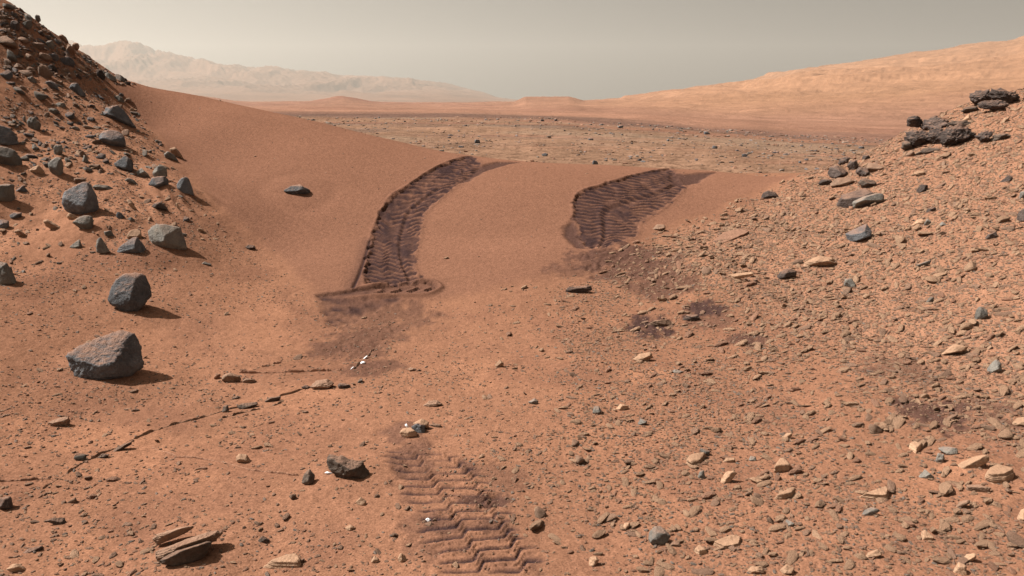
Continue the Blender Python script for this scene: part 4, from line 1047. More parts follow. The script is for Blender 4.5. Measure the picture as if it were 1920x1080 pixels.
# right slope
stone('rock', 'dark four-cornered block standing out on the right slope', Z(*R7, [(570,283),(630,255),(692,230),(722,268),(722,300),(600,345)]), B, thick=0.7, rough=0.08)
stone('rock', 'large pale tilted slab left of the dark four-cornered block', Z(*R7, [(312,468),(350,420),(420,393),(500,405),(522,440),(470,457),(400,465)]), T_, strata=0.08, thick=0.9)
stone('rock', 'dark rock touching the large pale tilted slab', Z(*R7, [(176,500),(200,465),(245,450),(292,475),(285,497),(190,522)]), D)
stone('rock', 'grey block below the dark four-cornered block', Z(*R7, [(563,560),(568,518),(610,513),(635,545),(630,575),(580,570)]), G)
stone('rock', 'upright grey shell-shaped rock, middle of the right slope', Z(*R7, [(1318,765),(1325,715),(1350,683),(1390,715),(1398,748),(1345,770)]), G, strata=0.06, sdir=(1,0,0.2))
stone('rock', 'large greenish-grey angular rock low on the right edge', Z(*R7, [(1393,1045),(1420,1000),(1455,973),(1480,1000),(1482,1042),(1430,1060)]), G)
stone('rock', 'curled tan slab with a dark hollow, right slope', Z(*R7, [(1110,968),(1190,925),(1200,893),(1285,905),(1270,932),(1180,955)]), T_, rough=0.2)
stone('rock', 'dark flat sliver high on the right slope', Z(*R7, [(963,478),(1000,440),(1067,418),(1067,440),(1000,467)]), G)
stone('rock', 'dark angular stone near the right edge', Z(*R7, [(1380,290),(1400,262),(1440,245),(1455,270),(1420,295)]), D)
stone('rock', 'dark rock at the right edge, lower of two', Z(*R7, [(1563,170),(1585,120),(1640,110),(1650,190),(1570,200)]), D)
stone('rock', 'grey rock at the right edge, upper of two', Z(*R7, [(1575,85),(1580,38),(1640,25),(1650,90)]), G)
stone('rock', 'pale stone beside a grey peak, upper right slope', Z(*R7, [(945,238),(985,200),(1030,195),(1035,215),(990,240)]), T_)
stone('rock', 'grey peaked stone right of the pale stone, upper right slope', Z(*R7, [(1022,240),(1045,197),(1068,218),(1055,242)]), G)
stone('rock', 'grey leaning flake right of the peaked stone', Z(*R7, [(1088,262),(1130,215),(1157,235),(1150,250)]), G)
stone('rock', 'small tan stone on the right slope below the grey block', Z(*R7, [(665,640),(690,622),(718,632),(700,655)]), T_)
stone('rock', 'dark oblong rock above the pale stone, upper right slope', Z(*R7, [(1033,160),(1050,130),(1090,118),(1098,135),(1060,162)]), D)
stone('rock', 'dark layered stone at the foot of the right slope', [(1058,543),(1070,537),(1100,534),(1111,541),(1085,549),(1062,551)], D, strata=0.14)

# dark outcrop blocks high on the right
stone('outcrop', 'black-grey overhanging outcrop at the top right skyline', Z(*R8, [(1193,410),(1200,385),(1240,355),(1330,345),(1340,400),(1320,450),(1250,442),(1195,428)]), D, thick=0.9, rough=0.85, knob=0.28, strata=0.10, sdir=(0.25, 0.1, 1), cat='outcrop', depth_shift=0.05, lift=0.05)
stone('outcrop', 'largest block of the top right outcrop', Z(*R8, [(1310,390),(1330,345),(1400,348),(1490,380),(1500,410),(1480,428),(1400,458),(1345,450)]), D, thick=1.0, rough=0.85, knob=0.28, strata=0.10, sdir=(0.25, 0.1, 1), cat='outcrop', front=[(0,-0.8,-0.6,0.55)], lift=0.05)
stone('slab', 'thin tan cap slab lying on the top right outcrop', Z(*R8, [(1235,362),(1290,347),(1400,340),(1470,350),(1400,364),(1300,366)]), T_, thick=1.0, base_v=178, rough=0.15, cat='slab', depth_shift=-0.05)
stone('outcrop', 'knobbly head of the dark outcrop right of the plain', Z(*R8, [(822,560),(830,538),(865,528),(905,540),(922,570),(890,602),(832,595)]), D, thick=1.0, rough=0.85, knob=0.28, base_v=262, strata=0.10, sdir=(0.25, 0.1, 1), cat='outcrop', lift=0.05)
stone('outcrop', 'lower body of the knobbly dark outcrop', Z(*R8, [(800,660),(825,605),(900,588),(990,620),(1000,650),(940,680),(880,705),(810,675)]), D, thick=1.0, rough=0.85, knob=0.28, strata=0.10, sdir=(0.25, 0.1, 1), cat='outcrop', seed=77, lift=0.05)
stone('outcrop', 'wide dark wedge block with a shaded underside, right outcrop', Z(*R8, [(1008,605),(1060,555),(1150,543),(1230,570),(1245,605),(1190,648),(1120,672),(1045,695)]), D, thick=1.1, rough=0.85, knob=0.28, strata=0.10, sdir=(0.25, 0.1, 1), cat='outcrop', front=[(0,-0.85,-0.5,0.32),(0,0.9,-0.35,0.6)], seed=78, lift=0.05)
stone('outcrop', 'small dark block right of the wide wedge block', Z(*R8, [(1228,628),(1290,598),(1345,610),(1315,650),(1270,668)]), D, thick=1.0, rough=0.85, knob=0.28, strata=0.10, sdir=(0.25, 0.1, 1), cat='outcrop', front=[(0,-0.85,-0.5,0.4)], lift=0.05)
stone('outcrop', 'dark rubbly block filling the gap between the knobbly body and the wedge block', Z(*R8, [(930,640),(960,590),(1030,570),(1070,620),(1050,690),(990,690)]), D, thick=1.0, rough=0.85, knob=0.3, strata=0.10, sdir=(0.25, 0.1, 1), cat='outcrop', depth_shift=0.05, lift=0.05)
stone('outcrop', 'upper back ledge of the dark outcrop right of the plain', Z(*R8, [(900,600),(930,555),(1010,530),(1080,550),(1060,610),(960,630)]), D, thick=1.0, rough=0.85, knob=0.3, strata=0.10, sdir=(0.25, 0.1, 1), cat='outcrop', depth_shift=0.12, lift=0.05)
stone('outcrop', 'low dark base under the top right outcrop', Z(*R8, [(1240,470),(1270,430),(1380,425),(1440,445),(1420,480),(1330,490)]), D, thick=0.7, rough=0.5, knob=0.3, strata=0.10, sdir=(0.25, 0.1, 1), cat='outcrop', depth_shift=0.03, lift=0.05)
for lab_, poly_ in (('small jagged brown block at the left foot of the dark outcrop', [(790,690),(805,650),(850,645),(870,690),(830,712)]),
                   ('brown layered slab at the front of the dark outcrop', [(880,715),(930,680),(1010,672),(1040,695),(960,722)]),
                   ('brown jagged slab stepping up behind the wedge block', [(1060,560),(1110,525),(1190,520),(1240,560),(1150,575)]),
                   ('low brown ledge right of the small dark block', [(1320,640),(1350,600),(1420,590),(1450,615),(1380,645)]),
                   ('brown broken slab left of the top right outcrop', [(1150,470),(1190,435),(1250,432),(1260,462),(1200,480)])):
    stone('rock', lab_, Z(*R8, poly_), U_, rough=0.6, power=60, strata=0.12, thick=0.9, chips=3)
stone('rock', 'dark slab leaning on top between the knobbly head and the wedge block', Z(*R8, [(900,575),(950,540),(1000,505),(1015,525),(980,560),(920,590)]), D, rough=0.25, base_v=250)
stone('rock', 'black knobbly rock on the skyline of the right slope', Z(*R8, [(353,855),(370,805),(410,788),(440,815),(478,830),(470,858),(400,878)]), D, rough=0.35)
stone('rock', 'smooth dark rock left of the black knobbly rock', Z(*R8, [(298,895),(325,866),(370,868),(388,890),(350,914),(305,912)]), D, rough=0.14)
stone('rock', 'flat grey-brown rock in front of the black knobbly rock', Z(*R8, [(368,908),(420,863),(490,860),(518,885),(480,918),(400,922)]), W_)
stone('rock', 'brown rock on the skyline right of the black knobbly rock', Z(*R8, [(580,828),(600,778),(640,783),(690,808),(655,840),(600,842)]), W_)
stone('rock', 'small dark clod on the skyline above the brown rock', Z(*R8, [(558,768),(570,742),(595,738),(610,755),(590,772)]), D)
stone('rock', 'rough brown clod between the black knobbly rock and the brown rock', Z(*R8, [(470,800),(490,765),(525,760),(540,800),(510,830)]), D, rough=0.3)
stone('rock', 'dark back half of the double rock under the skyline, right slope', Z(*R8, [(408,1020),(440,960),(520,940),(590,915),(645,945),(600,990),(500,1010),(430,1055)]), D, rough=0.2, thick=0.7, depth_shift=0.05)
stone('rock', 'grey slab front half of the double rock, right slope', Z(*R8, [(497,1000),(560,965),(640,948),(682,948),(692,992),(600,1015),(512,1047)]), G, rough=0.1, thick=0.8)
stone('rock', 'dark rough clod on the skyline left of the small dark clod', Z(*R8, [(415,785),(430,750),(470,735),(505,748),(512,775),(450,792)]), D, rough=0.6, knob=0.25)
stone('rock', 'dark broken rock tucked under the brown skyline rock', Z(*R8, [(520,840),(545,805),(585,815),(605,850),(560,872)]), D, rough=0.6, knob=0.25)
stone('rock', 'reddish brown broken rock above the double rock', Z(*R8, [(535,890),(575,860),(640,880),(650,910),(590,928)]), U_, rough=0.5)
stone('rock', 'dark bumpy rock right of the double rock', Z(*R8, [(883,930),(915,888),(957,893),(952,922),(900,947)]), D, rough=0.25)
stone('rock', 'dark pointed rock near the right edge of the slope', Z(*R8, [(1378,893),(1430,846),(1458,862),(1440,892),(1390,904)]), D)
stone('rock', 'pale triangular stone between the two dark outcrops', Z(*R8, [(1152,525),(1195,488),(1222,532),(1180,537)]), T_)
stone('rock', 'pale leaning slab below the top right outcrop', Z(*R8, [(1378,545),(1410,505),(1442,498),(1427,532)]), T_)
stone('rock', 'flat pale slab right of the wide wedge block', Z(*R8, [(1403,580),(1425,562),(1460,565),(1455,582)]), T_)
stone('rock', 'rounded dark rock left end of the right slope skyline', Z(*RB, [(1150,248),(1165,215),(1195,198),(1230,210),(1242,232),(1200,248)]), D)
stone('rock', 'round grey stone where the right slope meets the right wheel track', Z(*RB, [(602,400),(625,374),(655,376),(670,392),(640,410)]), W_)
plate('slab', 'smooth pale sandy slab on the right slope beside the dune', Z(*RB, [(905,470),(960,430),(1050,412),(1095,425),(1020,455),(950,478)]), mat='soil_crust', th=0.012)
stone('rock', 'long thin layered slab on the right slope', Z(*RB, [(970,665),(1010,640),(1120,625),(1110,640),(1020,668)]), T_, strata=0.1)
stone('rock', 'dark shale pile in the middle of the right slope', Z(*RB, [(755,850),(780,825),(835,825),(845,850),(800,862)]), D, strata=0.2)
stone('rock', 'grey broken slab left of the shale pile', Z(*RB, [(575,885),(620,862),(690,855),(705,885),(660,895)]), W_, strata=0.14)

# vein pieces and clods left of centre
stone('vein_piece', 'dark upright vein flake at the middle of the vein line', Z(*RV, [(635,620),(645,580),(670,566),(682,600),(668,620)]), U_, cat='vein')
stone('vein_piece', 'longest dark block of the vein line', Z(*RV, [(738,572),(770,548),(870,540),(880,555),(780,590),(755,588)]), U_, cat='vein')
stone('vein_piece', 'dark block at the upper end of the vein line', Z(*RV, [(920,533),(960,505),(1030,497),(1030,520),(950,542)]), U_, cat='vein')
stone('vein_piece', 'small dark piece above the longest vein block', Z(*RV, [(700,513),(735,495),(762,505),(720,522)]), U_, cat='vein')
stone('vein_piece', 'dark bar of the vein line in the left foreground', Z(*R3, [(470,557),(500,530),(555,508),(555,520),(490,558)]), U_, cat='vein')
stone('vein_piece', 'dark tip at the lower end of the vein bar', Z(*R3, [(413,577),(430,560),(462,564),(442,582)]), U_, cat='vein')
stone('clod', 'crumbly grey clod left end above the vein line', Z(*RV, [(576,378),(595,345),(625,352),(612,388)]), 'soil_crust', rough=0.5, cat='clod')
stone('clod', 'wide crumbly clod above the vein line', Z(*RV, [(630,402),(640,360),(690,345),(745,370),(765,400),(700,422)]), W_, rough=0.5, cat='clod')
stone('clod', 'low crumbly clod right of the wide clod', Z(*RV, [(770,400),(800,378),(850,382),(870,400),(810,415)]), W_, rough=0.5, cat='clod')
stone('clod', 'broad crumbly clod at the right end of the vein', Z(*RV, [(1228,442),(1270,400),(1340,390),(1392,420),(1330,467),(1260,457)]), W_, rough=0.5, cat='clod')
stone('clod', 'dark clod left of the broad clod at the vein end', Z(*RV, [(1168,442),(1200,426),(1232,440),(1200,457)]), D, rough=0.4, cat='clod')
stone('clod', 'dark clod right of the broad clod at the vein end', Z(*RV, [(1415,452),(1430,423),(1502,433),(1497,457),(1430,467)]), D, rough=0.4, cat='clod')

# thin raised vein ridges running across the sand
def fin(label, P, h, w, mat='soil_crust', seed=1):
    P = np.array(P, float)
    q = np.linspace(0, len(P) - 1, 24 * len(P))
    U = np.interp(q, np.arange(len(P)), P[:, 0]); V = np.interp(q, np.arange(len(P)), P[:, 1])
    H = hits(np.stack([U, V], -1))
    rs = np.random.default_rng(seed)
    t = np.gradient(H[:, :2], axis=0); t /= np.linalg.norm(t, axis=1, keepdims=True) + 1e-9
    nr = np.stack([-t[:, 1], t[:, 0]], -1)
    hh = h * (0.12 + 1.15 * sstep(0.32, 0.72, fbm2(q * 2.3, q * 0, 4, seed, 0.65)))
    off = w * (fbm2(q * 1.7, q * 0 + 3, 4, seed + 3, 0.6) - 0.5) * 6
    rows = []
    g = ground_at(H[:, 0], H[:, 1])[0]
    for k, (so, zo) in enumerate(((-1.3, -0.02), (-0.5, 0.75), (0.15, 1.0), (0.6, 0.7), (1.3, -0.02))):
        xy = H[:, :2] + nr * (off + so * w)[:, None]
        rows.append(np.stack([xy[:, 0], xy[:, 1], g + (hh * zo if zo > 0 else -0.01)], -1))
    Vv = np.concatenate(rows); n_ = len(q); F = []
    for k in range(4):
        for i in range(n_ - 1):
            a, b, c_, d_ = k * n_ + i, k * n_ + i + 1, (k + 1) * n_ + i + 1, (k + 1) * n_ + i
            F += [(a, b, c_), (a, c_, d_)]
    me = mesh_from('vein_ridge', Vv - H[0], np.array(F), mat, False)
    o = bpy.data.objects.new('mineral_vein', me); C.objects.link(o); o.location = H[0]
    return tag(o, label, 'vein')
fin('long thin vein ridge running up from the left edge of the foreground', [(80,915),(110,897),(150,872),(190,852),(245,826),(285,811),(322,799),(372,786),(420,768),(465,754),(515,742),(560,729),(610,716)], 0.011, 0.0030, mat='brown_stone', seed=3)
fin('thin straight vein ridge crossing the sand right of the largest boulder', [(448,696),(500,696),(560,694),(610,692),(640,692)], 0.0176, 0.0035, seed=6)
fin('faint short vein ridge above the straight vein ridge', [(490,684),(510,682),(528,680)], 0.0120, 0.0035, seed=7)
fin('lower branch of the vein ridge under the longest vein block', [(418,783),(440,776),(470,768),(495,763),(527,753)], 0.012, 0.0035, mat='brown_stone', seed=8)
fin('faint vein ridge at the left edge of the foreground', [(0,901),(40,900),(95,899)], 0.0104, 0.0035, seed=9)
fin('pale curving vein ridge in the left foreground', [(285,838),(330,855),(400,862),(470,880),(520,886),(558,889)], 0.0096, 0.0035, seed=10)
fin('dark thin ridge leading to the white crystals', [(664,690),(680,676),(695,660),(710,645)], 0.012, 0.005, mat='brown_stone', seed=11)

# bedrock outcrops and the vein are one thing each: their blocks become parts
def assemble(name, label, cat, parts):
    obs = []
    for key, pname in parts:
        o = next(q for q in C.objects if q.get('label', '') == key)
        obs.append((o, pname))
    c_ = np.mean([np.array(o.location) for o, _ in obs], 0); c_[2] = min(o.location[2] for o, _ in obs)
    e = bpy.data.objects.new(name, None); C.objects.link(e); e.location = c_; e.empty_display_size = 0.1
    tag(e, label, cat)
    for o, pname in obs:
        o.parent = e; o.location = np.array(o.location) - c_
        o.name = pname
        for k in ('label', 'category', 'group'):
            if k in o: del o[k]
    return e
assemble('outcrop', 'black-grey overhanging rock outcrop at the top right skyline', 'outcrop',
         [('black-grey overhanging outcrop at the top right skyline', 'outcrop_block'), ('largest block of the top right outcrop', 'outcrop_block'), ('low dark base under the top right outcrop', 'base_ledge')])
assemble('outcrop', 'jagged dark rock outcrop stepping down the right slope beside the plain', 'outcrop',
         [('knobbly head of the dark outcrop right of the plain', 'outcrop_head'), ('lower body of the knobbly dark outcrop', 'outcrop_block'),
          ('dark rubbly block filling the gap between the knobbly body and the wedge block', 'outcrop_block'), ('upper back ledge of the dark outcrop right of the plain', 'back_ledge'),
          ('wide dark wedge block with a shaded underside, right outcrop', 'wedge_block'), ('small dark block right of the wide wedge block', 'outcrop_block')])
assemble('mineral_vein', 'thin dark vein ridge running diagonally from the left edge up below the largest boulder', 'vein',
         [('long thin vein ridge running up from the left edge of the foreground', 'ridge'),
          ('lower branch of the vein ridge under the longest vein block', 'ridge'),
          ('dark upright vein flake at the middle of the vein line', 'flake'), ('longest dark block of the vein line', 'vein_block'), ('dark block at the upper end of the vein line', 'vein_block'),
          ('small dark piece above the longest vein block', 'vein_block'), ('dark bar of the vein line in the left foreground', 'vein_block'), ('dark tip at the lower end of the vein bar', 'vein_block')])
assemble('rock', 'grey rock split across the middle, pointed top on a dark lower half, left slope', 'rock',
         [('pointed upper half of the split grey rock on the left slope', 'upper_half'), ('dark lower half of the split grey rock on the left slope', 'lower_half')])
assemble('rock', 'double rock under the skyline of the right slope, dark behind and grey in front', 'rock',
         [('dark back half of the double rock under the skyline, right slope', 'back_half'), ('grey slab front half of the double rock, right slope', 'front_slab')])

# ------------------------------------------------------------------ stones of a kind: shared shapes, each one an object
def variant(name, mat, seed, flat=1.0, sub=3, rough=0.2, nplanes=10, power=40, strata=0.0):
    rs = np.random.default_rng(seed)
    pl = rs.normal(size=(nplanes, 3)); pl /= np.linalg.norm(pl, axis=1, keepdims=True)
    pl = np.concatenate([pl, [(0, 0, 1), (0, 0, -1), (1, 0, 0), (-1, 0, 0), (0, 1, 0), (0, -1, 0)]])
    ds = np.concatenate([rs.uniform(0.6, 1.0, nplanes), [1, 1, 1, 1, 1, 1]])
    p, f = cut_shape(pl, ds, (1, 1, 1), sub, power, rough, seed, strata)
    p = p * (1.0, rs.uniform(0.65, 0.9), flat)
    return mesh_from(name, p, f, mat, smooth=sub >= 3)

VAR = {}
for mat, short in ((B, 'dark'), (G, 'grey'), (D, 'black'), (T_, 'tan'), (W_, 'brown')):
    VAR[short] = [variant('stone_' + short, mat, 900 + 31 * i + len(short), flat=([0.3, 0.22, 0.4, 0.5, 0.28] if short == 'tan' else [0.75, 0.6, 0.45, 0.85, 0.35])[i % 5], strata=0.06 if short in ('tan', 'brown') else 0) for i in range(5)]

def put(short, x, y, size, zsink, label, group, rs, name='rock', tilt=0.35):
    me = VAR[short][rs.integers(0, 5)]
    o = bpy.data.objects.new(name, me); C.objects.link(o)
    z = ground_at(x, y)[0][0]
    sc = np.array([1.0, rs.uniform(0.75, 1.1), rs.uniform(0.8, 1.2)]) * size
    n = slope_normal(np.array([x]), np.array([y]), 0.2)[0]
    q = Vector(n).to_track_quat('Z', 'Y')
    o.rotation_mode = 'QUATERNION'
    from mathutils import Euler
    o.rotation_quaternion = q @ Euler((rs.uniform(-tilt, tilt), rs.uniform(-tilt, tilt), rs.uniform(0, 6.28))).to_quaternion()
    o.scale = sc
    o.location = (x, y, z + size * 0.45 * (1 - zsink))
    return tag(o, label, 'rock', group)

rs = np.random.default_rng(77)
# dark rocks lying out on the plain
plain_px = Z((400, 60), 2.4, [(1187,500,30),(1697,487,22),(1490,558,26),(1720,597,28),(1117,520,24),(1780,605,14),(945,515,18),(808,482,14),(1580,445,14),(1540,400,16),(1480,402,14),(1105,447,14),(1880,570,14),(1285,470,12),(1040,450,10),(1360,425,10)])
pw = [30,22,26,28,24,14,18,14,14,16,14,14,14,12,10,10]
plain_px2 = Z((1080, 60), 2.2857, [(62,463),(85,568),(275,552),(130,545),(560,438),(855,520),(985,550),(960,562),(725,535),(690,510),(395,468),(190,412),(110,400),(515,548),(595,500),(910,525),(1050,550),(930,492),(965,490),(1225,500),(460,430),(330,420),(640,540),(780,490),(1100,480),(1150,520),(370,500),(240,480),(500,520)])
pw2 = [22,24,20,14,28,26,18,14,24,16,14,22,18,14,20,16,12,16,16,24,12,12,10,10,12,12,10,10,10]
Hp = hits(plain_px + plain_px2, far=True)
for (x, y, z), wpx, k in zip(Hp, [q / 2.4 for q in pw] + [q / 2.2857 for q in pw2], range(99)):
    put('dark', x, y, 0.5 * wpx * y / FPX * 1.05, 0.2, 'small dark blue-grey rock lying out on the plain beyond the dune', 'dark rocks on the plain', rs)
# talus on the left slope, denser towards its top
cnt = 0
taken = np.array([(a, b, r) for a, b, r in HERO_SPOTS])
def free(x, y, r):
    return np.all((taken[:, 0] - x) ** 2 + (taken[:, 1] - y) ** 2 > (taken[:, 2] * 0.8 + r) ** 2)
def pick(poly_px, n, sizes, kinds, label, group, cap=4000, ylim=99, bias=None):
    """n stones on the part of the ground seen inside a pixel outline"""
    global taken
    P = np.array(poly_px); k = 0; tries = 0
    while k < n and tries < cap:
        tries += 1
        u = rs.uniform(P[:, 0].min(), P[:, 0].max()); v = rs.uniform(P[:, 1].min(), P[:, 1].max())
        if not in_poly(np.array([u]), np.array([v]), P)[0]: continue
        h = hits([(u, v)])[0]
        if h[1] > 12.9: continue
        s_ = sizes[0] * (sizes[1] / sizes[0]) ** (rs.random() ** 2.0)
        if not free(h[0], h[1], s_): continue
        taken = np.concatenate([taken, [(h[0], h[1], s_)]])
        kd_ = kinds[rs.integers(0, len(kinds))]
        put(kd_, h[0], h[1], s_, 0.35, {'dark': 'blue-grey', 'black': 'blackish'}.get(kd_, kd_) + ' ' + label, group, rs, tilt=0.5)
        k += 1
TAL = [(0,5),(40,20),(90,65),(150,105),(255,160),(215,160),(150,150),(80,140),(10,150)]
UPL = [(10,150),(150,150),(235,180),(335,310),(300,330),(150,330),(10,330)]
LOL = [(5,330),(300,330),(400,420),(300,470),(120,500),(5,540)]
UPR = [(1270,420),(1480,345),(1690,290),(1915,220),(1915,500),(1600,560),(1300,540)]
LOR = [(1020,560),(1600,560),(1915,500),(1915,1070),(1250,1070),(1000,800)]
LOF = [(5,760),(500,760),(980,600),(1000,800),(1200,1070),(5,1070)]
pick(TAL, 18, (0.07, 0.12), ['dark', 'brown', 'brown', 'black', 'grey'], 'angular stone in the dense talus at the top of the left slope', 'talus stones at the top of the left slope')
pick(UPL, 14, (0.05, 0.08), ['dark', 'grey', 'brown', 'grey'], 'loose stone on the sandy upper half of the left slope', 'loose stones on the upper left slope')
pick(LOL, 8, (0.04, 0.06), ['grey', 'tan', 'dark', 'brown'], 'loose stone on the sandy lower half of the left slope', 'loose stones on the lower left slope')
pick(UPR, 14, (0.055, 0.085), ['tan', 'tan', 'brown', 'tan', 'tan'], 'flaky stone in the rubble of the upper right slope', 'rubble stones on the upper right slope')
pick(LOR, 12, (0.035, 0.055), ['tan', 'tan', 'brown', 'grey'], 'small angular stone scattered in the gravel of the lower right', 'stones scattered in the lower right gravel')
pick(LOF, 6, (0.022, 0.035), ['tan', 'brown', 'brown', 'grey'], 'small stone scattered on the sandy ground of the lower left', 'stones scattered on the lower left ground')

# ------------------------------------------------------------------ gravel: too many to count
def pebble_collection(name, defs):
    col = bpy.data.collections.new(name)
    for i, (mat, seed, flat) in enumerate(defs):
        o = bpy.data.objects.new('%s_shape_%02d' % (name, i), variant('pebble', mat, seed, flat=flat, sub=2, rough=0.12, nplanes=9))
        col.objects.link(o)
    return col

chips = pebble_collection('chip', [(T_, 1, .45), (T_, 2, .3), (T_, 3, .6), (W_, 4, .5), (W_, 5, .7), (G, 6, .6), ('soil_crust', 7, .5), ('soil_crust', 8, .7), (W_, 9, .35), (D, 10, .6)])
darks = pebble_collection('plainstone', [(B, 21, .6), (B, 22, .5), (G, 23, .6), (W_, 24, .5), ('soil_crust', 25, .5), (D, 26, .6)])

def scatter(name, label, x, y, size, pick_idx, col, seed, flat=(0.45, 0.95), tilt=0.28, sink=0.3, strike=None, long=1.0):
    rs = np.random.default_rng(seed); n = len(x)
    z, r0, c0 = ground_at(x, y)
    nm = Nrm[r0, c0]
    # smooth normal, random lean
    nm = nm + rs.normal(size=(n, 3)) * tilt * 0.6; nm /= np.linalg.norm(nm, axis=1, keepdims=True)
    yaw = rs.uniform(0, 6.283, n) if strike is None else rs.normal(strike, 0.45, n)
    t = np.stack([np.cos(yaw), np.sin(yaw), np.zeros(n)], -1)
    ax = t - nm * (t * nm).sum(1, keepdims=True); ax /= np.linalg.norm(ax, axis=1, keepdims=True); ay = np.cross(nm, ax)
    # matrix columns ax, ay, nm -> XYZ euler
    ry = -np.arcsin(np.clip(ax[:, 2], -1, 1)); rx = np.arctan2(ay[:, 2], nm[:, 2]); rz = np.arctan2(ax[:, 1], ax[:, 0])
    me = bpy.data.meshes.new(name); me.vertices.add(n)
    P = np.stack([x, y, z + size * 0.35 * (1 - 2 * sink)], -1)
    me.vertices.foreach_set('co', P.astype(np.float32).ravel())
    a = me.attributes.new('rot', 'FLOAT_VECTOR', 'POINT'); a.data.foreach_set('vector', np.stack([rx, ry, rz], -1).astype(np.float32).ravel())
    sc = np.stack([size * rs.uniform(0.85, 1.3, n) * long, size * rs.uniform(0.7, 1.0, n), size * rs.uniform(*flat, n)], -1)
    a = me.attributes.new('scl', 'FLOAT_VECTOR', 'POINT'); a.data.foreach_set('vector', sc.astype(np.float32).ravel())
    a = me.attributes.new('idx', 'INT', 'POINT'); a.data.foreach_set('value', pick_idx.astype(np.int32))
    o = bpy.data.objects.new(name, me); C.objects.link(o)
    ng = bpy.data.node_groups.new(name + '_nodes', 'GeometryNodeTree')
    ng.interface.new_socket('Geometry', in_out='INPUT', socket_type='NodeSocketGeometry')
    ng.interface.new_socket('Geometry', in_out='OUTPUT', socket_type='NodeSocketGeometry')
    gi = ng.nodes.new('NodeGroupInput'); go = ng.nodes.new('NodeGroupOutput')
    ip = ng.nodes.new('GeometryNodeInstanceOnPoints'); ci = ng.nodes.new('GeometryNodeCollectionInfo')
    ci.inputs['Collection'].default_value = col; ci.inputs['Separate Children'].default_value = True; ci.inputs['Reset Children'].default_value = True
    def named(n_, ty):
        q = ng.nodes.new('GeometryNodeInputNamedAttribute'); q.data_type = ty; q.inputs['Name'].default_value = n_; return q.outputs['Attribute']
    ip.inputs['Pick Instance'].default_value = True
    ng.links.new(gi.outputs[0], ip.inputs['Points']); ng.links.new(ci.outputs[0], ip.inputs['Instance'])
    ng.links.new(named('idx', 'INT'), ip.inputs['Instance Index'])
    ng.links.new(named('rot', 'FLOAT_VECTOR'), ip.inputs['Rotation']); ng.links.new(named('scl', 'FLOAT_VECTOR'), ip.inputs['Scale'])
    ng.links.new(ip.outputs[0], go.inputs[0])
    md = o.modifiers.new('scatter', 'NODES'); md.node_group = ng
    o['kind'] = 'stuff'; o['label'] = label
    return o

def field(n, dlo, dhi, seed, alim=1.25):
    rs = np.random.default_rng(seed)
    d = np.sqrt(rs.uniform(dlo ** 2, dhi ** 2, n)); a = rs.uniform(-alim, alim, n)
    return a * (d + OFF), d, rs
def mask_at(M, x, y):
    _, r0, c0 = ground_at(x, y); ok = r0 < NEAR
    out = np.zeros(len(x)); out[ok] = M[r0[ok], c0[ok]]; return out

def near_gravel(name, label, n, seed, s0, s1, expo, dens, idxs, **kw):
    x, y, rs_ = field(n, 1.5, 12.3, seed)
    du = mask_at(sd_dune, x, y); L_ = mask_at(sd_left, x, y); R_ = mask_at(sd_right, x, y); dk = mask_at(dark, x, y); pa = mask_at(part.astype(float), x, y)
    pr = dens(x, y, du, L_, R_) * (1 - 0.6 * dk) * np.where((pa > 0) & (pa < 4), 0.03, 1.0)
    keep = rs_.random(n) < pr
    x, y = x[keep], y[keep]; m_ = len(x)
    s_ = s0 * (s1 / s0) ** (rs_.random(m_) ** expo)
    return scatter(name, label, x, y, s_, np.array(idxs)[rs_.integers(0, len(idxs), m_)], chips, seed + 1, **kw)

def dens_all(x, y, du, L_, R_):
    patch_ = fbm2(x * 1.4, y * 1.4, 4, 701)
    right_ = sstep(-0.6, 1.6, x - 0.05 * y)
    base = 0.30 + 0.70 * right_
    base = base * (0.35 + 1.1 * sstep(0.35, 0.62, patch_))
    base = np.where(L_ > 0, 0.55 * sstep(0.4, 0.6, patch_) + 0.5 * sstep(9.5, 11.5, y), base)
    base = np.where(R_ > 0, 1.0, base)
    sandy = np.exp(-(((x + 2.3) / 1.6) ** 2 + ((y - 5.9) / 0.9) ** 2))
    base = base * (1 - 0.75 * sandy)
    return base * np.where(du > -0.05, 0.004, 1.0) * sstep(0.0, -0.5, du) + np.where(du > 0, 0.004, 0)
near_gravel('gravel', 'fine tan and brown gravel strewn over the ground and slopes', 600000, 801, 0.0035, 0.0125, 1.5, dens_all, [0, 2, 3, 4, 4, 6, 7, 7, 8, 5])
def dens_mid(x, y, du, L_, R_):
    b_ = dens_all(x, y, du, L_, R_)
    return np.clip(b_ * (0.15 + 0.25 * sstep(-0.3, 1.5, x) + 0.7 * sstep(-0.8, 0.3, R_)), 0, 1)
near_gravel('stone_chips', 'flat angular stone chips strewn over the ground and slopes', 80000, 811, 0.009, 0.034, 2.0, dens_mid, [0, 0, 1, 1, 2, 2, 6, 7, 8, 1, 3])

def dens_flake(x, y, du, L_, R_):
    p_ = fbm2(x * 1.9, y * 1.9, 4, 733)
    return np.where(du > -0.05, 0, np.clip(sstep(-1.2, 0.6, R_) + 0.45 * sstep(-0.4, 1.4, x), 0, 1)) * (0.25 + 0.9 * sstep(0.38, 0.6, p_))
near_gravel('slope_flakes', 'thin tan flakes of broken slab lying all over the right slope and lower right ground', 41000, 831, 0.012, 0.046, 2.4, dens_flake, [0, 0, 1, 2, 0, 1, 2, 6, 8], flat=(0.5, 1.05), tilt=0.3, sink=0.32, strike=0.75, long=1.35)

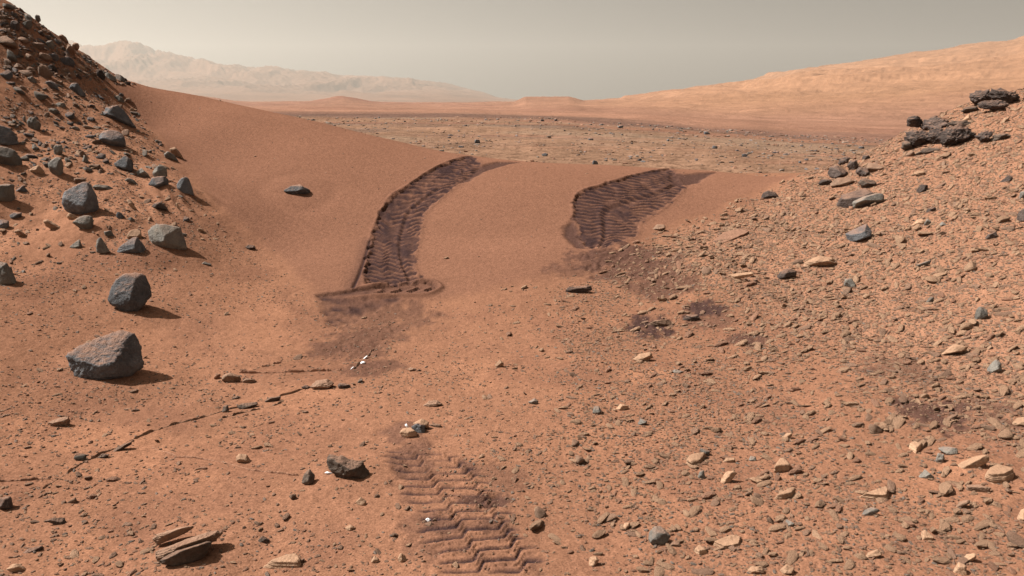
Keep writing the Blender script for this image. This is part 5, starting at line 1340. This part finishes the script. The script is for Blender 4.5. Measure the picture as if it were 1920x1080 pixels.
# medium stones between the ones set out singly
def loose(name, label, polys, cols, seed):
    X, Y, S_, I = [], [], [], []
    rs_ = np.random.default_rng(seed)
    for poly, n, s0, s1, idxs in polys:
        P = np.array(poly, float)
        u = rs_.uniform(P[:, 0].min(), P[:, 0].max(), n); v = rs_.uniform(P[:, 1].min(), P[:, 1].max(), n)
        k = in_poly(u, v, P)
        H = hits(np.stack([u[k], v[k]], -1)); H = H[H[:, 1] < 12.9]
        s_ = s0 * (s1 / s0) ** (rs_.random(len(H)) ** 2.0)
        ok = np.array([free(h[0], h[1], q) for h, q in zip(H, s_)], bool)
        X.append(H[ok, 0]); Y.append(H[ok, 1]); S_.append(s_[ok]); I.append(np.array(idxs)[rs_.integers(0, len(idxs), ok.sum())])
    scatter(name, label, np.concatenate(X), np.concatenate(Y), np.concatenate(S_), np.concatenate(I), cols, seed + 1, tilt=0.5)
mids = bpy.data.collections.new('midstone')
k_ = 0
for short in ('dark', 'grey', 'brown', 'black', 'tan'):
    for me in VAR[short][:4]:
        o = bpy.data.objects.new('midstone_shape_%02d' % k_, me); mids.objects.link(o); k_ += 1
DK, GY, BR, BK, TN = range(0, 4), range(4, 8), range(8, 12), range(12, 16), range(16, 20)
loose('talus_rubble', 'dense small rubble filling the talus and slopes between the larger stones',
      [(TAL, 3200, 0.012, 0.055, [*BR, *BR, *BK, *GY, *DK, *BR]), (UPL, 700, 0.014, 0.05, [*BR, *GY, *DK, *TN]), (LOL, 160, 0.012, 0.035, [*GY, *TN, *BR]),
       (UPR, 420, 0.018, 0.055, [*TN, *TN, *TN, *TN, *BR]), (LOR, 320, 0.012, 0.036, [*TN, *TN, *TN, *BR]), (LOF, 260, 0.009, 0.022, [*TN, *BR, *BR])], mids, 871)

# stones of the plain beyond
rs_ = np.random.default_rng(821)
n = 26000
dd = np.exp(rs_.uniform(math.log(15), math.log(130), n)); aa = rs_.uniform(-0.75, 0.78, n)
xx = aa * (dd + OFF)
keep = rs_.random(n) < (0.25 + 0.9 * sstep(0.42, 0.62, fbm2(xx / 3.5, dd / 6, 4, 822)))
xx, dd = xx[keep], dd[keep]
ss = 0.009 * (9.0 ** (rs_.random(len(xx)) ** 2.6)) * (dd / 18) ** 0.75
scatter('plain_stones', 'countless small dark and tan stones dotting the plain', xx, dd, ss, np.array([0, 1, 2, 2, 3, 3, 4, 4, 4])[rs_.integers(0, 9, len(xx))], darks, 823)

# ------------------------------------------------------------------ the dusty air
hz = bpy.data.meshes.new('haze')
x0, x1, y0, y1, z0, z1 = -16000, 16000, -2500, 13000, -60, 900
hv = [(x0,y0,z0),(x1,y0,z0),(x1,y1,z0),(x0,y1,z0),(x0,y0,z1),(x1,y0,z1),(x1,y1,z1),(x0,y1,z1)]
hz.from_pydata(hv, [], [(0,3,2,1),(4,5,6,7),(0,1,5,4),(1,2,6,5),(2,3,7,6),(3,0,4,7)])
hm = bpy.data.materials.new('dusty_air'); hm.use_nodes = True
hn = hm.node_tree; hn.nodes.clear()
pv = hn.nodes.new('ShaderNodeVolumePrincipled'); ho = hn.nodes.new('ShaderNodeOutputMaterial')
pv.inputs['Color'].default_value = (0.95, 0.885, 0.79, 1)
pv.inputs['Density'].default_value = 1.1e-4
pv.inputs['Anisotropy'].default_value = 0.36
hn.links.new(pv.outputs['Volume'], ho.inputs['Volume'])
hz.materials.append(hm)
haze = bpy.data.objects.new('haze', hz); C.objects.link(haze)
haze['kind'] = 'stuff'; haze['label'] = 'pale dusty air over the whole valley'
